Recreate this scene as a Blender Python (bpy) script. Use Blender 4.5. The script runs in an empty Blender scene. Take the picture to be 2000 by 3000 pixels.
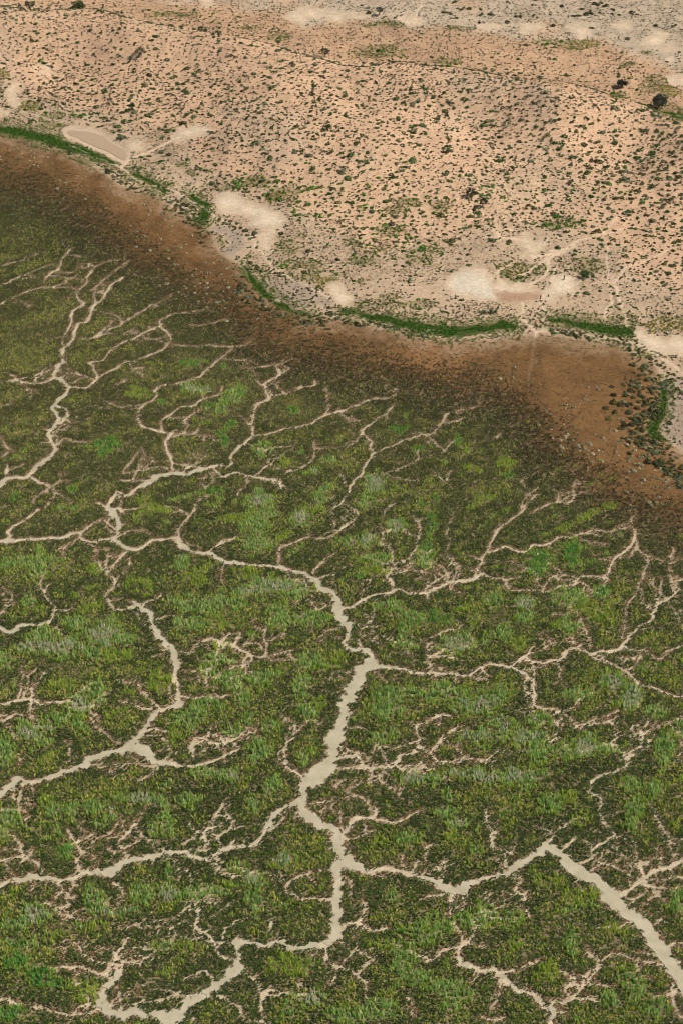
import bpy, math, random
import numpy as np
R = math.radians
scene = bpy.context.scene
COL = scene.collection
rng = np.random.default_rng(7)
random.seed(7)

# ------------------------------------------------------------------ camera, sky, sun
CAM_H, PITCH = 260.0, R(35)
cam = bpy.data.cameras.new('camera')
cam.sensor_fit = 'VERTICAL'
cam.angle = R(30)
cam.clip_start = 1.0
cam.clip_end = 20000
cam_o = bpy.data.objects.new('camera', cam)
cam_o.location = (0, 0, CAM_H)
cam_o.rotation_euler = (R(90) - PITCH, 0, 0)
COL.objects.link(cam_o)
scene.camera = cam_o

SUN_EL, SUN_AZ = R(49), R(95)          # azimuth clockwise from +Y (the view direction)
w = bpy.data.worlds.new('World'); scene.world = w; w.use_nodes = True
nt = w.node_tree
sky = nt.nodes.new('ShaderNodeTexSky'); sky.sky_type = 'NISHITA'; sky.sun_disc = False
sky.sun_elevation = SUN_EL; sky.sun_rotation = SUN_AZ
bg = nt.nodes['Background']; bg.inputs['Strength'].default_value = 0.05
nt.links.new(sky.outputs[0], bg.inputs[0])
sl = bpy.data.lights.new('sun', 'SUN'); sl.energy = 4.75; sl.angle = R(0.5); sl.color = (1, 0.95, 0.86)
so = bpy.data.objects.new('sun', sl); COL.objects.link(so)
so.rotation_euler = (R(90) - SUN_EL, 0, -SUN_AZ + math.pi)
so.location = (200, 200, 300)
scene.view_settings.view_transform = 'Standard'
scene.view_settings.look = 'None'
scene.view_settings.exposure = 0.0
scene.view_settings.gamma = 1
scene.cycles.filter_width = 0.9
scene.cycles.max_bounces = 4
scene.cycles.diffuse_bounces = 2

# ------------------------------------------------------------------ numeric helpers
F_PX = 1500 / math.tan(R(15))
CP, SP = math.cos(PITCH), math.sin(PITCH)

def project(x, y, z):
    Z = np.maximum(y * CP + (CAM_H - z) * SP, 1.0)
    return 1000 + F_PX * x / Z, 1500 - F_PX * (y * SP - (CAM_H - z) * CP) / Z

def unproject(px, py, z=0.0):
    a = (np.asarray(px, float) - 1000) / F_PX
    b = (1500 - np.asarray(py, float)) / F_PX
    dy = CP + b * SP
    dz = -SP + b * CP
    t = (CAM_H - z) / (-dz)
    return a * t, dy * t

def metres_per_px(py):
    x, y = unproject(1000, py)
    return (y * CP + CAM_H * SP) / F_PX

TILE = dict(A=(0, 0), B=(1, 0), C=(0, 1), D=(1, 1), E=(0, 2), F=(1, 2), G=(0, 3), H=(1, 3), V=None)
def to_src(t, x, y):
    if t == 'V':
        return x * 2000 / 1568, y * 2000 / 1568
    c, r = TILE[t]
    return c * 1000 + x / 1.568, r * 750 + y / 1.568

def src_pts(t, pts):
    return np.array([to_src(t, p[0], p[1]) for p in pts], float)

def hash2(ix, iy, seed):
    n = (ix.astype(np.int64) * 374761393 + iy.astype(np.int64) * 668265263 + seed * 974711) & 0xffffffff
    n = ((n ^ (n >> 13)) * 1274126177) & 0xffffffff
    return ((n ^ (n >> 16)) & 0xffffff) / float(0xffffff)

def vnoise(x, y, seed=0):
    ix = np.floor(x); iy = np.floor(y)
    fx = x - ix; fy = y - iy
    fx = fx * fx * (3 - 2 * fx); fy = fy * fy * (3 - 2 * fy)
    ix = ix.astype(np.int64); iy = iy.astype(np.int64)
    a = hash2(ix, iy, seed); b = hash2(ix + 1, iy, seed)
    c = hash2(ix, iy + 1, seed); d = hash2(ix + 1, iy + 1, seed)
    return (a + (b - a) * fx) * (1 - fy) + (c + (d - c) * fx) * fy      # 0..1

def fbm(x, y, seed=0, octaves=3):
    s = 0; amp = 0.5; tot = 0
    for k in range(octaves):
        s = s + amp * vnoise(x, y, seed + k * 17)
        tot += amp
        x = x * 2.03 + 11.3; y = y * 2.03 + 5.7; amp *= 0.5
    return s / tot * 2 - 1          # -1..1

def sstep(a, b, x):
    t = np.clip((x - a) / (b - a), 0, 1)
    return t * t * (3 - 2 * t)

# ------------------------------------------------------------------ traced outlines (read off the photograph, laid on the ground)
SHORE = [(-600, 220), (-200, 265), (0, 302), (60, 322), (130, 342), (200, 372), (250, 402), (300, 432), (370, 455), (430, 490), (480, 530),
         (500, 570), (555, 610), (590, 660), (640, 702), (700, 722), (780, 733), (850, 752), (950, 772), (1050, 785),
         (1150, 780), (1230, 765), (1330, 778), (1420, 792), (1490, 825), (1522, 870), (1520, 930), (1508, 975), (1530, 1012), (1600, 1060),
         (1700, 1105), (2100, 1200)]
MARSH = [(-600, 330), (-200, 390), (0, 425), (100, 455), (180, 505), (250, 560), (320, 620), (420, 672), (520, 740), (600, 800), (720, 838),
         (850, 868), (1000, 893), (1120, 915), (1200, 975), (1260, 1050), (1340, 1110), (1440, 1175), (1568, 1225), (1700, 1260), (2100, 1330)]
CREST_A = [(-1200, -150), (-600, -50), (-300, -10), (0, 22), (300, 45), (600, 85), (900, 150), (1200, 205)]
CREST_B = [(0, 292), (300, 305), (500, 325), (750, 365), (1000, 420), (1250, 470), (1450, 520), (1568, 560), (1900, 640), (2600, 760)]
DUNE_LOW = [(-600, 150), (-200, 195), (0, 215), (100, 222), (180, 265), (280, 285), (420, 325), (480, 415), (620, 440), (700, 490), (850, 565), (1000, 560),
            (1120, 500), (1300, 525), (1400, 560), (1480, 640), (1568, 670), (1700, 700), (2100, 760)]
PLAIN_A = [(-1600, -330), (-600, -120), (300, -40), (500, -10), (800, 12), (1000, 25), (1300, 70), (1400, 130)]
PLAIN_B = [(0, 105), (200, 110), (400, 130), (600, 150), (800, 178), (1000, 195), (1200, 190), (1380, 260), (1568, 340), (2400, 600)]

PONDS = dict(
    kidney=('A', [(306, 606), (320, 600), (350, 598), (420, 605), (470, 622), (520, 658), (570, 684), (583, 712), (572, 735), (530, 715), (490, 690), (430, 670), (390, 650), (360, 632), (325, 622)]),
)
PANS = [  # tile, outline, colour key
    ('A', [(990, 920), (1030, 890), (1090, 888), (1140, 925), (1200, 935), (1250, 965), (1305, 1000), (1305, 1040), (1230, 1052), (1150, 1035), (1175, 995), (1110, 965), (1040, 975), (1000, 965)], 'pan'),
    ('A', [(1195, 1060), (1262, 1055), (1258, 1110), (1240, 1150), (1200, 1130), (1185, 1090)], 'pan'),
    ('D', [(485, 130), (500, 95), (560, 70), (640, 65), (690, 90), (680, 140), (720, 190), (640, 198), (560, 185), (505, 160)], 'pan'),
    ('D', [(525, 120), (560, 95), (620, 95), (660, 115), (690, 180), (600, 178), (550, 160)], 'white'),
    ('D', [(665, 140), (730, 100), (860, 140), (900, 170), (880, 205), (820, 215), (750, 205), (700, 190)], 'pan'),
    ('D', [(700, 170), (750, 160), (820, 165), (905, 175), (880, 200), (820, 208), (740, 198)], 'red'),
    ('D', [(905, 195), (950, 150), (970, 100), (1030, 90), (1080, 130), (1075, 165), (1020, 185), (950, 207)], 'pan'),
    ('D', [(0, 125), (30, 150), (50, 185), (30, 225), (0, 235), (-40, 200), (-60, 150), (-40, 120)], 'pan'),
    ('B', [(780, 1090), (830, 1085), (870, 1110), (940, 1110), (900, 1150), (880, 1180), (820, 1180), (820, 1130)], 'pan'),
    ('B', [(1030, 118), (1090, 110), (1150, 108), (1130, 150), (1090, 185), (1060, 150)], 'pan'),
    ('B', [(1245, 120), (1290, 95), (1330, 105), (1335, 135), (1270, 145)], 'pan'),
    ('B', [(820, 120), (860, 110), (940, 125), (900, 150), (870, 160), (830, 150)], 'pan'),
    ('B', [(620, 122), (680, 115), (740, 122), (720, 136), (640, 136)], 'pan'),
    ('B', [(1370, 195), (1440, 155), (1505, 155), (1480, 195), (1440, 215), (1400, 210)], 'pan'),
    ('B', [(1475, 215), (1530, 195), (1540, 225), (1490, 235)], 'pan'),
    ('B', [(1480, 255), (1520, 260), (1510, 278), (1485, 272)], 'pan'),
    ('B', [(1490, 350), (1600, 340), (1620, 390), (1520, 385)], 'pan'),
    ('B', [(270, 90), (330, 70), (380, 95), (330, 110)], 'pan'),
    ('B', [(-60, 60), (80, 62), (120, 75), (20, 82), (0, 120), (-60, 100)], 'pan'),
    ('A', [(1300, 90), (1400, 40), (1440, 35), (1460, 50), (1560, 60), (1568, 72), (1440, 80), (1400, 105), (1340, 100)], 'pan'),
    ('A', [(900, -10), (960, -10), (975, 30), (930, 30)], 'pan'),
    ('A', [(30, 430), (60, 395), (80, 395), (60, 440), (90, 480), (70, 495), (40, 470)], 'pan'),
    ('A', [(-60, 500), (40, 505), (40, 520), (-60, 530)], 'pan'),
    ('A', [(170, 325), (220, 318), (240, 330), (200, 338)], 'pan'),
    ('A', [(560, 655), (620, 650), (690, 670), (640, 690), (590, 690)], 'pan'),
    ('A', [(790, 625), (830, 590), (940, 590), (960, 605), (880, 618), (840, 640), (800, 650)], 'pan'),
    ('A', [(1230, 1050), (1260, 1055), (1250, 1075), (1210, 1070)], 'pan'),
    ('D', [(1340, 350), (1380, 335), (1390, 365), (1500, 375), (1568, 370), (1640, 420), (1568, 470), (1480, 440), (1400, 410), (1350, 390)], 'pan'),
    ('C', [(1195, 115), (1290, 100), (1400, 140), (1480, 170), (1530, 210), (1500, 240), (1400, 250), (1310, 215), (1240, 180)], 'grey'),
    ('A', [(970, 1050), (1040, 1045), (1110, 1060), (1130, 1130), (1090, 1170), (1030, 1160), (1050, 1100)], 'grey'),
    ('D', [(1490, 560), (1640, 560), (1700, 900), (1560, 890), (1480, 830), (1490, 760)], 'grey'),
]
GREEN_STRIPS = [
    ('A', [(-300, 545, 26), (-20, 586, 28), (80, 605, 38), (160, 625, 40), (230, 645, 38), (300, 668, 34), (380, 695, 30), (450, 720, 24), (515, 745, 12)]),
    ('A', [(610, 800, 14), (680, 832, 20), (760, 868, 20)]),
    ('A', [(890, 910, 14), (945, 945, 34), (940, 985, 36), (925, 1005, 24)]),
    ('C', [(1130, 45, 18), (1160, 110, 24), (1190, 150, 26), (1230, 190, 24), (1280, 225, 20), (1340, 250, 18), (1420, 265, 12)]),
    ('D', [(0, 250, 10), (80, 268, 18), (160, 283, 24), (250, 300, 30), (340, 325, 40), (440, 342, 42), (540, 346, 40), (640, 335, 36), (740, 320, 34), (800, 325, 20)]),
    ('D', [(950, 290, 10), (1030, 303, 14), (1100, 320, 28), (1180, 333, 38), (1260, 345, 44), (1320, 350, 30)]),
    ('D', [(1490, 600, 12), (1480, 640, 20), (1475, 720, 26), (1440, 770, 44), (1428, 800, 50), (1440, 820, 46), (1475, 845, 18)]),
    ('B', [(1480, 515, 10), (1568, 545, 14), (1640, 560, 14)]),
]
# drainage channels: (tile, [(x, y, width), ...])
CH = [
    ('G', [(-200, 640, 34), (0, 545, 30), (60, 510, 32), (150, 505, 40), (230, 515, 38), (330, 505, 30), (380, 485, 34), (450, 475, 36), (520, 470, 40), (590, 425, 36), (680, 408, 34), (760, 390, 34), (850, 385, 36), (900, 408, 30), (980, 400, 30), (1030, 370, 36), (1090, 352, 26), (1150, 355, 26), (1200, 325, 28), (1240, 270, 30), (1250, 215, 34), (1310, 180, 26), (1375, 145, 24)]),
    ('G', [(-200, 220, 40), (0, 125, 36), (60, 80, 36), (90, 48, 34), (140, 62, 26), (220, 40, 32), (300, 15, 38), (390, -15, 38)]),
    ('E', [(390, 1145, 40), (420, 1130, 36), (520, 1100, 34), (590, 1085, 52), (640, 1085, 54), (700, 1130, 36), (780, 1160, 30), (880, 1165, 26), (960, 1155, 20), (1040, 1120, 14), (1100, 1090, 9)]),
    ('E', [(610, 1075, 44), (615, 1050, 36), (640, 1020, 30), (690, 970, 28), (715, 925, 26), (760, 895, 22), (815, 880, 34), (820, 840, 30), (805, 740, 30), (800, 650, 42), (770, 600, 32), (730, 560, 32), (700, 510, 32), (690, 470, 32), (640, 435, 32), (605, 410, 20)]),
    ('E', [(610, 435, 20), (540, 450, 18), (510, 425, 11), (485, 380, 11), (520, 345, 16), (525, 310, 16), (500, 285, 11), (515, 245, 11), (550, 210, 12), (575, 185, 14)]),
    ('E', [(-200, 160, 30), (0, 135, 28), (40, 130, 34), (100, 128, 22), (180, 120, 20), (260, 122, 26), (330, 100, 20), (365, 97, 18), (375, 122, 14), (420, 135, 18), (480, 128, 22), (520, 128, 24), (560, 150, 22), (600, 170, 28), (650, 165, 22), (700, 130, 22), (760, 120, 20), (810, 120, 24), (840, 160, 26), (900, 180, 24), (960, 195, 28), (1020, 222, 28), (1080, 232, 24), (1140, 240, 24), (1210, 245, 22), (1290, 255, 28), (1340, 270, 26), (1400, 282, 24), (1440, 310, 30), (1470, 350, 30), (1530, 380, 40), (1545, 430, 38), (1578, 490, 42)]),
    ('F', [(10, 490, 44), (40, 540, 36), (30, 580, 28), (10, 600, 24), (50, 625, 28), (115, 635, 34), (140, 660, 38), (115, 700, 54), (90, 740, 56), (60, 790, 58), (30, 850, 56), (15, 920, 52), (5, 990, 48), (-23, 1030, 64), (-48, 1090, 66), (-68, 1140, 56)]),
    ('G', [(1500, -36, 56), (1480, 10, 80), (1440, 50, 66), (1395, 75, 44), (1390, 130, 40), (1395, 200, 46), (1440, 245, 40), (1490, 275, 40), (1555, 300, 46), (1545, 350, 52), (1575, 415, 56)]),
    ('G', [(1580, 425, 56), (1545, 450, 46), (1540, 500, 42), (1550, 560, 42), (1548, 620, 44), (1545, 680, 48), (1550, 740, 46), (1540, 780, 42), (1500, 805, 40), (1430, 825, 36), (1350, 825, 40), (1280, 800, 34), (1210, 810, 32), (1150, 800, 32), (1095, 815, 36), (1095, 860, 36), (1090, 910, 46), (1060, 940, 46), (1010, 990, 42), (960, 1025, 40), (900, 1050, 46), (850, 1095, 52), (800, 1140, 64), (720, 1140, 54), (640, 1125, 54), (560, 1135, 46), (500, 1115, 46), (455, 1090, 42), (470, 1055, 34), (490, 1020, 28), (530, 980, 40), (555, 930, 32), (560, 890, 18)]),
    ('G', [(530, 970, 20), (480, 940, 28), (440, 935, 22), (370, 915, 24), (300, 920, 15), (240, 925, 10)]),
    ('G', [(490, 940, 20), (520, 890, 18), (540, 850, 26), (575, 815, 18), (595, 775, 10)]),
    ('G', [(560, 885, 22), (620, 890, 13), (690, 865, 8)]),
    ('G', [(-200, 1040, 20), (0, 1060, 20), (50, 1075, 22), (110, 1085, 16), (170, 1105, 15), (230, 1110, 14), (300, 1130, 10), (360, 1130, 12), (430, 1120, 14), (450, 1105, 18)]),
    ('G', [(1060, 870, 22), (1020, 855, 22), (990, 820, 18), (970, 780, 22), (930, 745, 22), (880, 715, 14), (840, 700, 14), (790, 705, 10), (725, 735, 11)]),
    ('G', [(910, 720, 12), (915, 650, 7)]),
    ('G', [(980, 980, 22), (945, 935, 13), (890, 950, 12), (840, 960, 9)]),
    ('G', [(860, 1060, 12), (760, 1020, 9), (690, 1005, 7)]),
    ('G', [(1030, 365, 20), (995, 320, 17), (980, 270, 17), (1005, 190, 16), (1040, 160, 9), (1080, 155, 7)]),
    ('G', [(590, 400, 20), (570, 360, 17), (560, 330, 9), (610, 290, 11), (615, 240, 7)]),
    ('G', [(365, 490, 24), (360, 430, 18), (380, 400, 11), (370, 360, 12), (330, 310, 9), (310, 290, 7)]),
    ('G', [(350, 350, 9), (280, 345, 7)]), ('G', [(370, 330, 9), (410, 320, 7), (430, 300, 6)]),
    ('G', [(190, 490, 14), (180, 440, 13), (130, 410, 13), (95, 380, 11), (90, 350, 7), (70, 310, 6)]),
    ('G', [(95, 430, 8), (140, 400, 8), (150, 370, 6)]), ('G', [(390, 400, 9), (440, 390, 7)]),
    ('G', [(1000, 490, 13), (992, 405, 13)]), ('G', [(1060, 345, 12), (1080, 320, 9)]), ('G', [(1110, 350, 10), (1125, 325, 7)]),
    ('G', [(850, 385, 12), (850, 345, 11), (900, 300, 7), (870, 250, 7)]),
    ('G', [(150, 60, 8), (150, 120, 7), (120, 150, 6), (150, 190, 5)]), ('G', [(650, 60, 8), (710, 20, 7), (720, -20, 6)]),
    ('G', [(1545, 600, 13), (1480, 600, 13), (1400, 600, 11), (1350, 580, 11), (1310, 570, 8)]),
    ('G', [(1490, 810, 32), (1490, 870, 22), (1520, 905, 18), (1568, 915, 18), (1628, 935, 24), (1668, 970, 18), (1678, 1010, 11), (1678, 1050, 7)]),
    ('G', [(1010, 1040, 15), (1060, 1070, 18), (1110, 1100, 18), (1130, 1140, 15), (1200, 1170, 15), (1240, 1200, 14)]),
    ('G', [(540, 1140, 10), (560, 1080, 7), (540, 1040, 5)]), ('G', [(640, 1120, 14), (640, 1075, 10)]),
    ('G', [(530, 520, 12), (570, 570, 9), (550, 620, 7), (535, 650, 5)]), ('G', [(250, 650, 7), (320, 625, 10), (300, 600, 8), (340, 590, 6)]),
    ('G', [(290, 880, 8), (290, 820, 6)]), ('G', [(340, 500, 14), (330, 540, 10)]), ('G', [(700, 440, 9), (710, 410, 10)]), ('G', [(150, 520, 10), (150, 580, 7)]),
    ('G', [(1210, 1140, 7), (1210, 1060, 8), (1250, 1010, 6)]), ('G', [(1250, 750, 8), (1245, 700, 9), (1270, 680, 6)]), ('G', [(1080, 800, 10), (1100, 760, 7)]),
    ('G', [(180, 620, 5), (240, 610, 6), (280, 560, 7), (270, 520, 9)]), ('G', [(960, 690, 6), (1030, 650, 7), (1090, 600, 5)]),
    ('G', [(480, 580, 5), (560, 740, 6), (620, 715, 8), (680, 735, 5)]), ('G', [(440, 840, 7), (500, 830, 8), (530, 850, 9)]),
    ('G', [(1440, 170, 8), (1490, 155, 9), (1540, 150, 6)]), ('G', [(1310, 200, 10), (1270, 270, 12), (1240, 300, 10)]), ('G', [(1370, 20, 20), (1320, 0, 14), (1290, -30, 9), (1280, -70, 12), (1310, -110, 9), (1340, -190, 6)]),
    ('G', [(1400, 50, 20), (1370, 20, 18)]),
    ('H', [(22, 422, 64), (60, 440, 46), (110, 465, 32), (200, 462, 32), (270, 470, 30), (330, 490, 30), (400, 505, 34), (450, 525, 42), (520, 555, 54), (570, 540, 36), (640, 510, 30), (710, 495, 30), (770, 475, 34), (820, 445, 34), (880, 405, 34), (950, 365, 52), (1010, 385, 38), (1050, 440, 46), (1110, 490, 48), (1180, 540, 50), (1250, 600, 56), (1310, 660, 62), (1380, 720, 56), (1430, 790, 56), (1480, 860, 56), (1530, 930, 60), (1568, 980, 60), (1700, 1130, 60)]),
    ('H', [(1280, 580, 28), (1340, 540, 24), (1410, 495, 22), (1440, 475, 28), (1500, 460, 28), (1568, 430, 28), (1700, 380, 28)]),
    ('H', [(1420, 510, 11), (1490, 515, 15), (1540, 500, 15), (1580, 500, 9)]),
    ('H', [(1100, 435, 15), (1150, 415, 15), (1150, 375, 13), (1200, 345, 18), (1260, 310, 18), (1225, 270, 16), (1190, 225, 16), (1195, 160, 20), (1170, 125, 20), (1140, 95, 20), (1180, 40, 22), (1250, 25, 22), (1320, 0, 18)]),
    ('H', [(1010, 380, 22), (1060, 340, 15), (1090, 310, 9)]), ('H', [(950, 350, 20), (975, 310, 11), (930, 280, 12), (905, 270, 9)]), ('H', [(975, 310, 10), (1040, 255, 8)]),
    ('H', [(785, 385, 18), (740, 370, 17), (690, 350, 22), (690, 290, 20), (665, 240, 17), (655, 190, 12)]), ('H', [(700, 330, 14), (715, 270, 10)]),
    ('H', [(0, 345, 30), (15, 300, 28), (50, 265, 26), (75, 225, 24), (130, 225, 22), (160, 200, 22), (155, 170, 12)]),
    ('H', [(120, 230, 18), (170, 235, 18), (240, 245, 15), (300, 225, 11), (350, 200, 9), (370, 195, 6)]),
    ('H', [(510, 560, 30), (510, 600, 24), (515, 625, 18), (545, 655, 9)]), ('H', [(380, 610, 9), (470, 575, 13), (500, 570, 18)]),
    ('H', [(790, 490, 14), (820, 510, 14), (800, 560, 16), (840, 600, 14), (830, 625, 8)]),
    ('H', [(545, 870, 28), (570, 900, 32), (640, 930, 32), (700, 920, 32), (740, 955, 34), (780, 1005, 32), (840, 1025, 32), (890, 1050, 32), (930, 1100, 26), (970, 1115, 36), (965, 1150, 32), (950, 1176, 24), (920, 1220, 24)]),
    ('H', [(970, 1100, 26), (970, 1080, 22), (1000, 1075, 18), (1060, 1060, 18), (1110, 1060, 15), (1170, 1070, 10)]), ('H', [(985, 1125, 16), (1040, 1125, 9)]),
    ('H', [(1060, 1060, 12), (1030, 1010, 13), (1080, 995, 13), (1150, 990, 11), (1240, 1000, 11)]), ('H', [(1130, 990, 10), (1140, 960, 11), (1170, 920, 12), (1170, 870, 11), (1130, 850, 9)]), ('H', [(1060, 990, 10), (1060, 950, 7), (1010, 930, 5)]),
    ('H', [(540, 860, 24), (545, 820, 16), (600, 805, 12), (660, 815, 8)]), ('H', [(540, 820, 14), (480, 830, 13), (440, 870, 11), (390, 890, 8)]), ('H', [(545, 820, 10), (545, 760, 9), (500, 700, 9), (500, 640, 9), (495, 600, 12)]),
    ('H', [(740, 940, 13), (790, 930, 12), (840, 905, 9), (900, 880, 7)]), ('H', [(620, 950, 12), (600, 990, 7)]),
    ('H', [(0, 760, 18), (15, 735, 14), (40, 715, 11), (90, 700, 15), (110, 660, 15), (100, 610, 11)]), ('H', [(90, 700, 14), (130, 745, 15), (200, 740, 11)]),
    ('H', [(90, 930, 9), (130, 890, 7)]), ('H', [(1430, 860, 13), (1360, 850, 8)]), ('H', [(1540, 1020, 20), (1500, 1045, 9), (1440, 1050, 7)]), ('H', [(1600, 790, 16), (1568, 800, 15), (1500, 815, 20), (1460, 820, 20)]),
    ('H', [(385, 440, 8), (390, 380, 8), (420, 350, 6)]), ('H', [(470, 500, 10), (465, 400, 6)]), ('H', [(280, 460, 9), (280, 400, 5)]), ('H', [(330, 480, 10), (350, 430, 7)]),
    ('H', [(1430, 200, 5), (1470, 280, 7), (1480, 330, 9), (1540, 355, 7)]), ('H', [(1350, 450, 9), (1350, 400, 7), (1380, 430, 6)]), ('H', [(330, 1140, 7), (320, 1080, 8), (300, 1040, 6)]),
    ('H', [(1310, 460, 8), (1370, 440, 9), (1420, 440, 8)]), ('H', [(870, 680, 6), (840, 640, 7), (810, 650, 6)]), ('H', [(640, 1130, 10), (700, 1160, 12), (740, 1150, 9)]), ('H', [(1380, 720, 20), (1440, 720, 10), (1480, 690, 6)]), ('H', [(1310, 600, 20), (1360, 600, 9)]),
    ('F', [(140, 700, 36), (200, 715, 30), (270, 720, 26), (340, 735, 26), (420, 735, 18), (500, 740, 19), (570, 748, 20), (620, 760, 20), (670, 770, 12)]),
    ('F', [(600, 745, 16), (640, 715, 15), (690, 700, 19), (750, 710, 24), (810, 730, 24), (850, 750, 22), (875, 780, 15), (890, 820, 25), (885, 870, 28), (895, 895, 20), (960, 900, 12), (1010, 910, 12), (1060, 955, 7), (1080, 985, 7), (1130, 985, 7), (1170, 965, 7)]),
    ('F', [(640, 720, 16), (665, 745, 14)]),
    ('F', [(780, 705, 13), (800, 695, 13), (850, 670, 13), (870, 685, 16), (920, 690, 16), (970, 675, 18), (1000, 670, 26), (1020, 645, 20), (1050, 628, 15), (1110, 630, 16), (1150, 650, 24), (1210, 635, 20), (1270, 630, 20), (1300, 605, 18), (1340, 555, 13), (1380, 520, 13), (1425, 505, 15), (1445, 450, 15), (1460, 420, 13), (1510, 390, 13), (1540, 365, 14), (1568, 360, 9), (1640, 340, 8)]),
    ('F', [(1540, 360, 11), (1520, 310, 9), (1505, 280, 7), (1510, 240, 7), (1505, 210, 7), (1525, 170, 7)]), ('F', [(1525, 320, 9), (1560, 310, 8), (1600, 290, 7)]),
    ('F', [(1150, 650, 16), (1200, 675, 17), (1250, 700, 12), (1310, 730, 11), (1350, 770, 12), (1390, 800, 13), (1440, 810, 13), (1490, 830, 13), (1568, 850, 13), (1660, 870, 12)]),
    ('F', [(1300, 615, 13), (1360, 635, 9), (1400, 645, 9), (1440, 670, 11), (1480, 665, 9), (1500, 645, 9), (1568, 615, 9), (1640, 590, 8)]),
    ('F', [(0, 450, 24), (50, 435, 20), (100, 405, 20), (150, 385, 20), (220, 368, 22), (260, 355, 24), (310, 368, 20), (370, 375, 18), (420, 360, 20), (480, 330, 20), (540, 315, 18), (600, 305, 24), (650, 280, 20), (620, 265, 14), (640, 230, 13), (665, 190, 13), (680, 150, 11), (700, 110, 9), (730, 70, 9), (770, 40, 8), (815, 10, 8), (850, -25, 6), (900, -80, 5)]),
    ('F', [(670, 185, 12), (720, 175, 13), (760, 160, 11), (800, 175, 12), (860, 175, 11), (880, 150, 11), (930, 150, 9), (980, 130, 9), (1000, 115, 9), (1060, 120, 9), (1100, 100, 9), (1160, 85, 7), (1210, 90, 7), (1260, 80, 7), (1310, 70, 7), (1330, 60, 9), (1350, 95, 12), (1345, 125, 12), (1310, 165, 13), (1280, 200, 14), (1240, 240, 13), (1215, 280, 11), (1210, 305, 11), (1160, 295, 9), (1110, 295, 9), (1080, 310, 9), (1065, 335, 11), (1000, 345, 9), (930, 370, 9), (880, 355, 9), (800, 360, 9), (770, 350, 9), (750, 310, 11), (700, 305, 11), (655, 285, 12)]),
    ('F', [(1320, 65, 9), (1330, 30, 6), (1350, 20, 4)]),
    ('F', [(750, 310, 6), (810, 300, 5)]), ('F', [(1090, 125, 5), (1150, 135, 5), (1220, 148, 4)]), ('F', [(920, 355, 6), (950, 310, 5), (1000, 290, 4)]),
    ('F', [(1290, 580, 8), (1310, 500, 6), (1310, 440, 6), (1350, 370, 6), (1380, 300, 5), (1410, 230, 4)]), ('F', [(1380, 540, 6), (1430, 530, 6), (1500, 540, 5)]),
    ('F', [(235, 360, 8), (225, 300, 6), (245, 240, 7), (300, 215, 7), (345, 160, 7), (355, 90, 6), (365, 30, 5)]), ('F', [(245, 285, 5), (290, 270, 5), (300, 240, 4)]),
    ('F', [(490, 215, 7), (480, 190, 6), (490, 130, 6), (480, 90, 6), (505, 20, 6), (490, -20, 5)]), ('F', [(490, 240, 6), (545, 245, 7), (545, 280, 5), (540, 310, 6)]),
    ('F', [(0, 20, 10), (20, 50, 10), (0, 75, 8)]), ('F', [(390, 600, 7), (400, 640, 9), (385, 660, 8), (420, 690, 8), (390, 720, 8)]), ('F', [(400, 580, 5), (460, 565, 5)]),
    ('F', [(-40, 1150, 20), (0, 1130, 22), (60, 1130, 18), (90, 1150, 18), (130, 1170, 15)]), ('F', [(0, 1005, 15), (30, 990, 12), (80, 985, 9), (110, 1000, 7)]),
    ('F', [(-20, 1180, 20), (60, 1176, 22), (220, 1170, 22), (270, 1130, 26), (320, 1115, 22), (360, 1085, 22), (400, 1110, 18), (440, 1140, 18), (500, 1145, 12), (560, 1140, 5)]), ('F', [(410, 1110, 12), (440, 1060, 11), (470, 1045, 7)]),
    ('F', [(360, 1085, 13), (350, 1040, 11), (350, 985, 13), (390, 970, 11), (430, 945, 11), (460, 940, 11), (500, 940, 7)]), ('F', [(460, 940, 8), (455, 980, 6)]), ('F', [(350, 985, 8), (320, 975, 6)]),
    ('F', [(500, 990, 11), (540, 1000, 11), (590, 995, 8)]), ('F', [(1300, 1190, 14), (1320, 1150, 13), (1330, 1100, 15), (1370, 1065, 16), (1380, 1010, 9), (1410, 960, 7)]), ('F', [(1400, 1010, 5), (1490, 975, 6), (1568, 940, 5)]),
    ('F', [(960, 1060, 9), (995, 1020, 9), (990, 960, 7)]), ('F', [(850, 665, 12), (865, 640, 10), (880, 615, 8)]), ('F', [(1145, 620, 8), (1130, 560, 6), (1125, 520, 5)]), ('F', [(130, 590, 7), (180, 580, 6), (230, 570, 4)]),
    ('F', [(790, 910, 5), (840, 905, 7), (880, 900, 9)]), ('F', [(160, 1060, 8), (200, 1140, 10), (210, 1170, 12)]), ('F', [(390, 400, 8), (400, 375, 10)]), ('F', [(140, 560, 5), (160, 400, 6)]), ('F', [(490, 340, 10), (495, 360, 6)]),
    ('F', [(1200, 965, 5), (1260, 955, 5)]), ('F', [(0, 255, 6), (25, 250, 5)]), ('F', [(970, 470, 4), (1050, 460, 5)]), ('F', [(600, 1160, 5), (680, 1130, 6), (720, 1080, 5)]), ('F', [(1430, 300, 4), (1440, 380, 4), (1400, 450, 4)]),
    ('E', [(-200, 500, 30), (0, 535, 28), (50, 550, 32), (100, 525, 32), (170, 525, 26), (230, 500, 22), (255, 450, 16), (235, 420, 11), (210, 390, 9), (220, 350, 6), (240, 330, 5)]), ('E', [(250, 455, 8), (320, 450, 6), (350, 420, 5)]),
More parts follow.
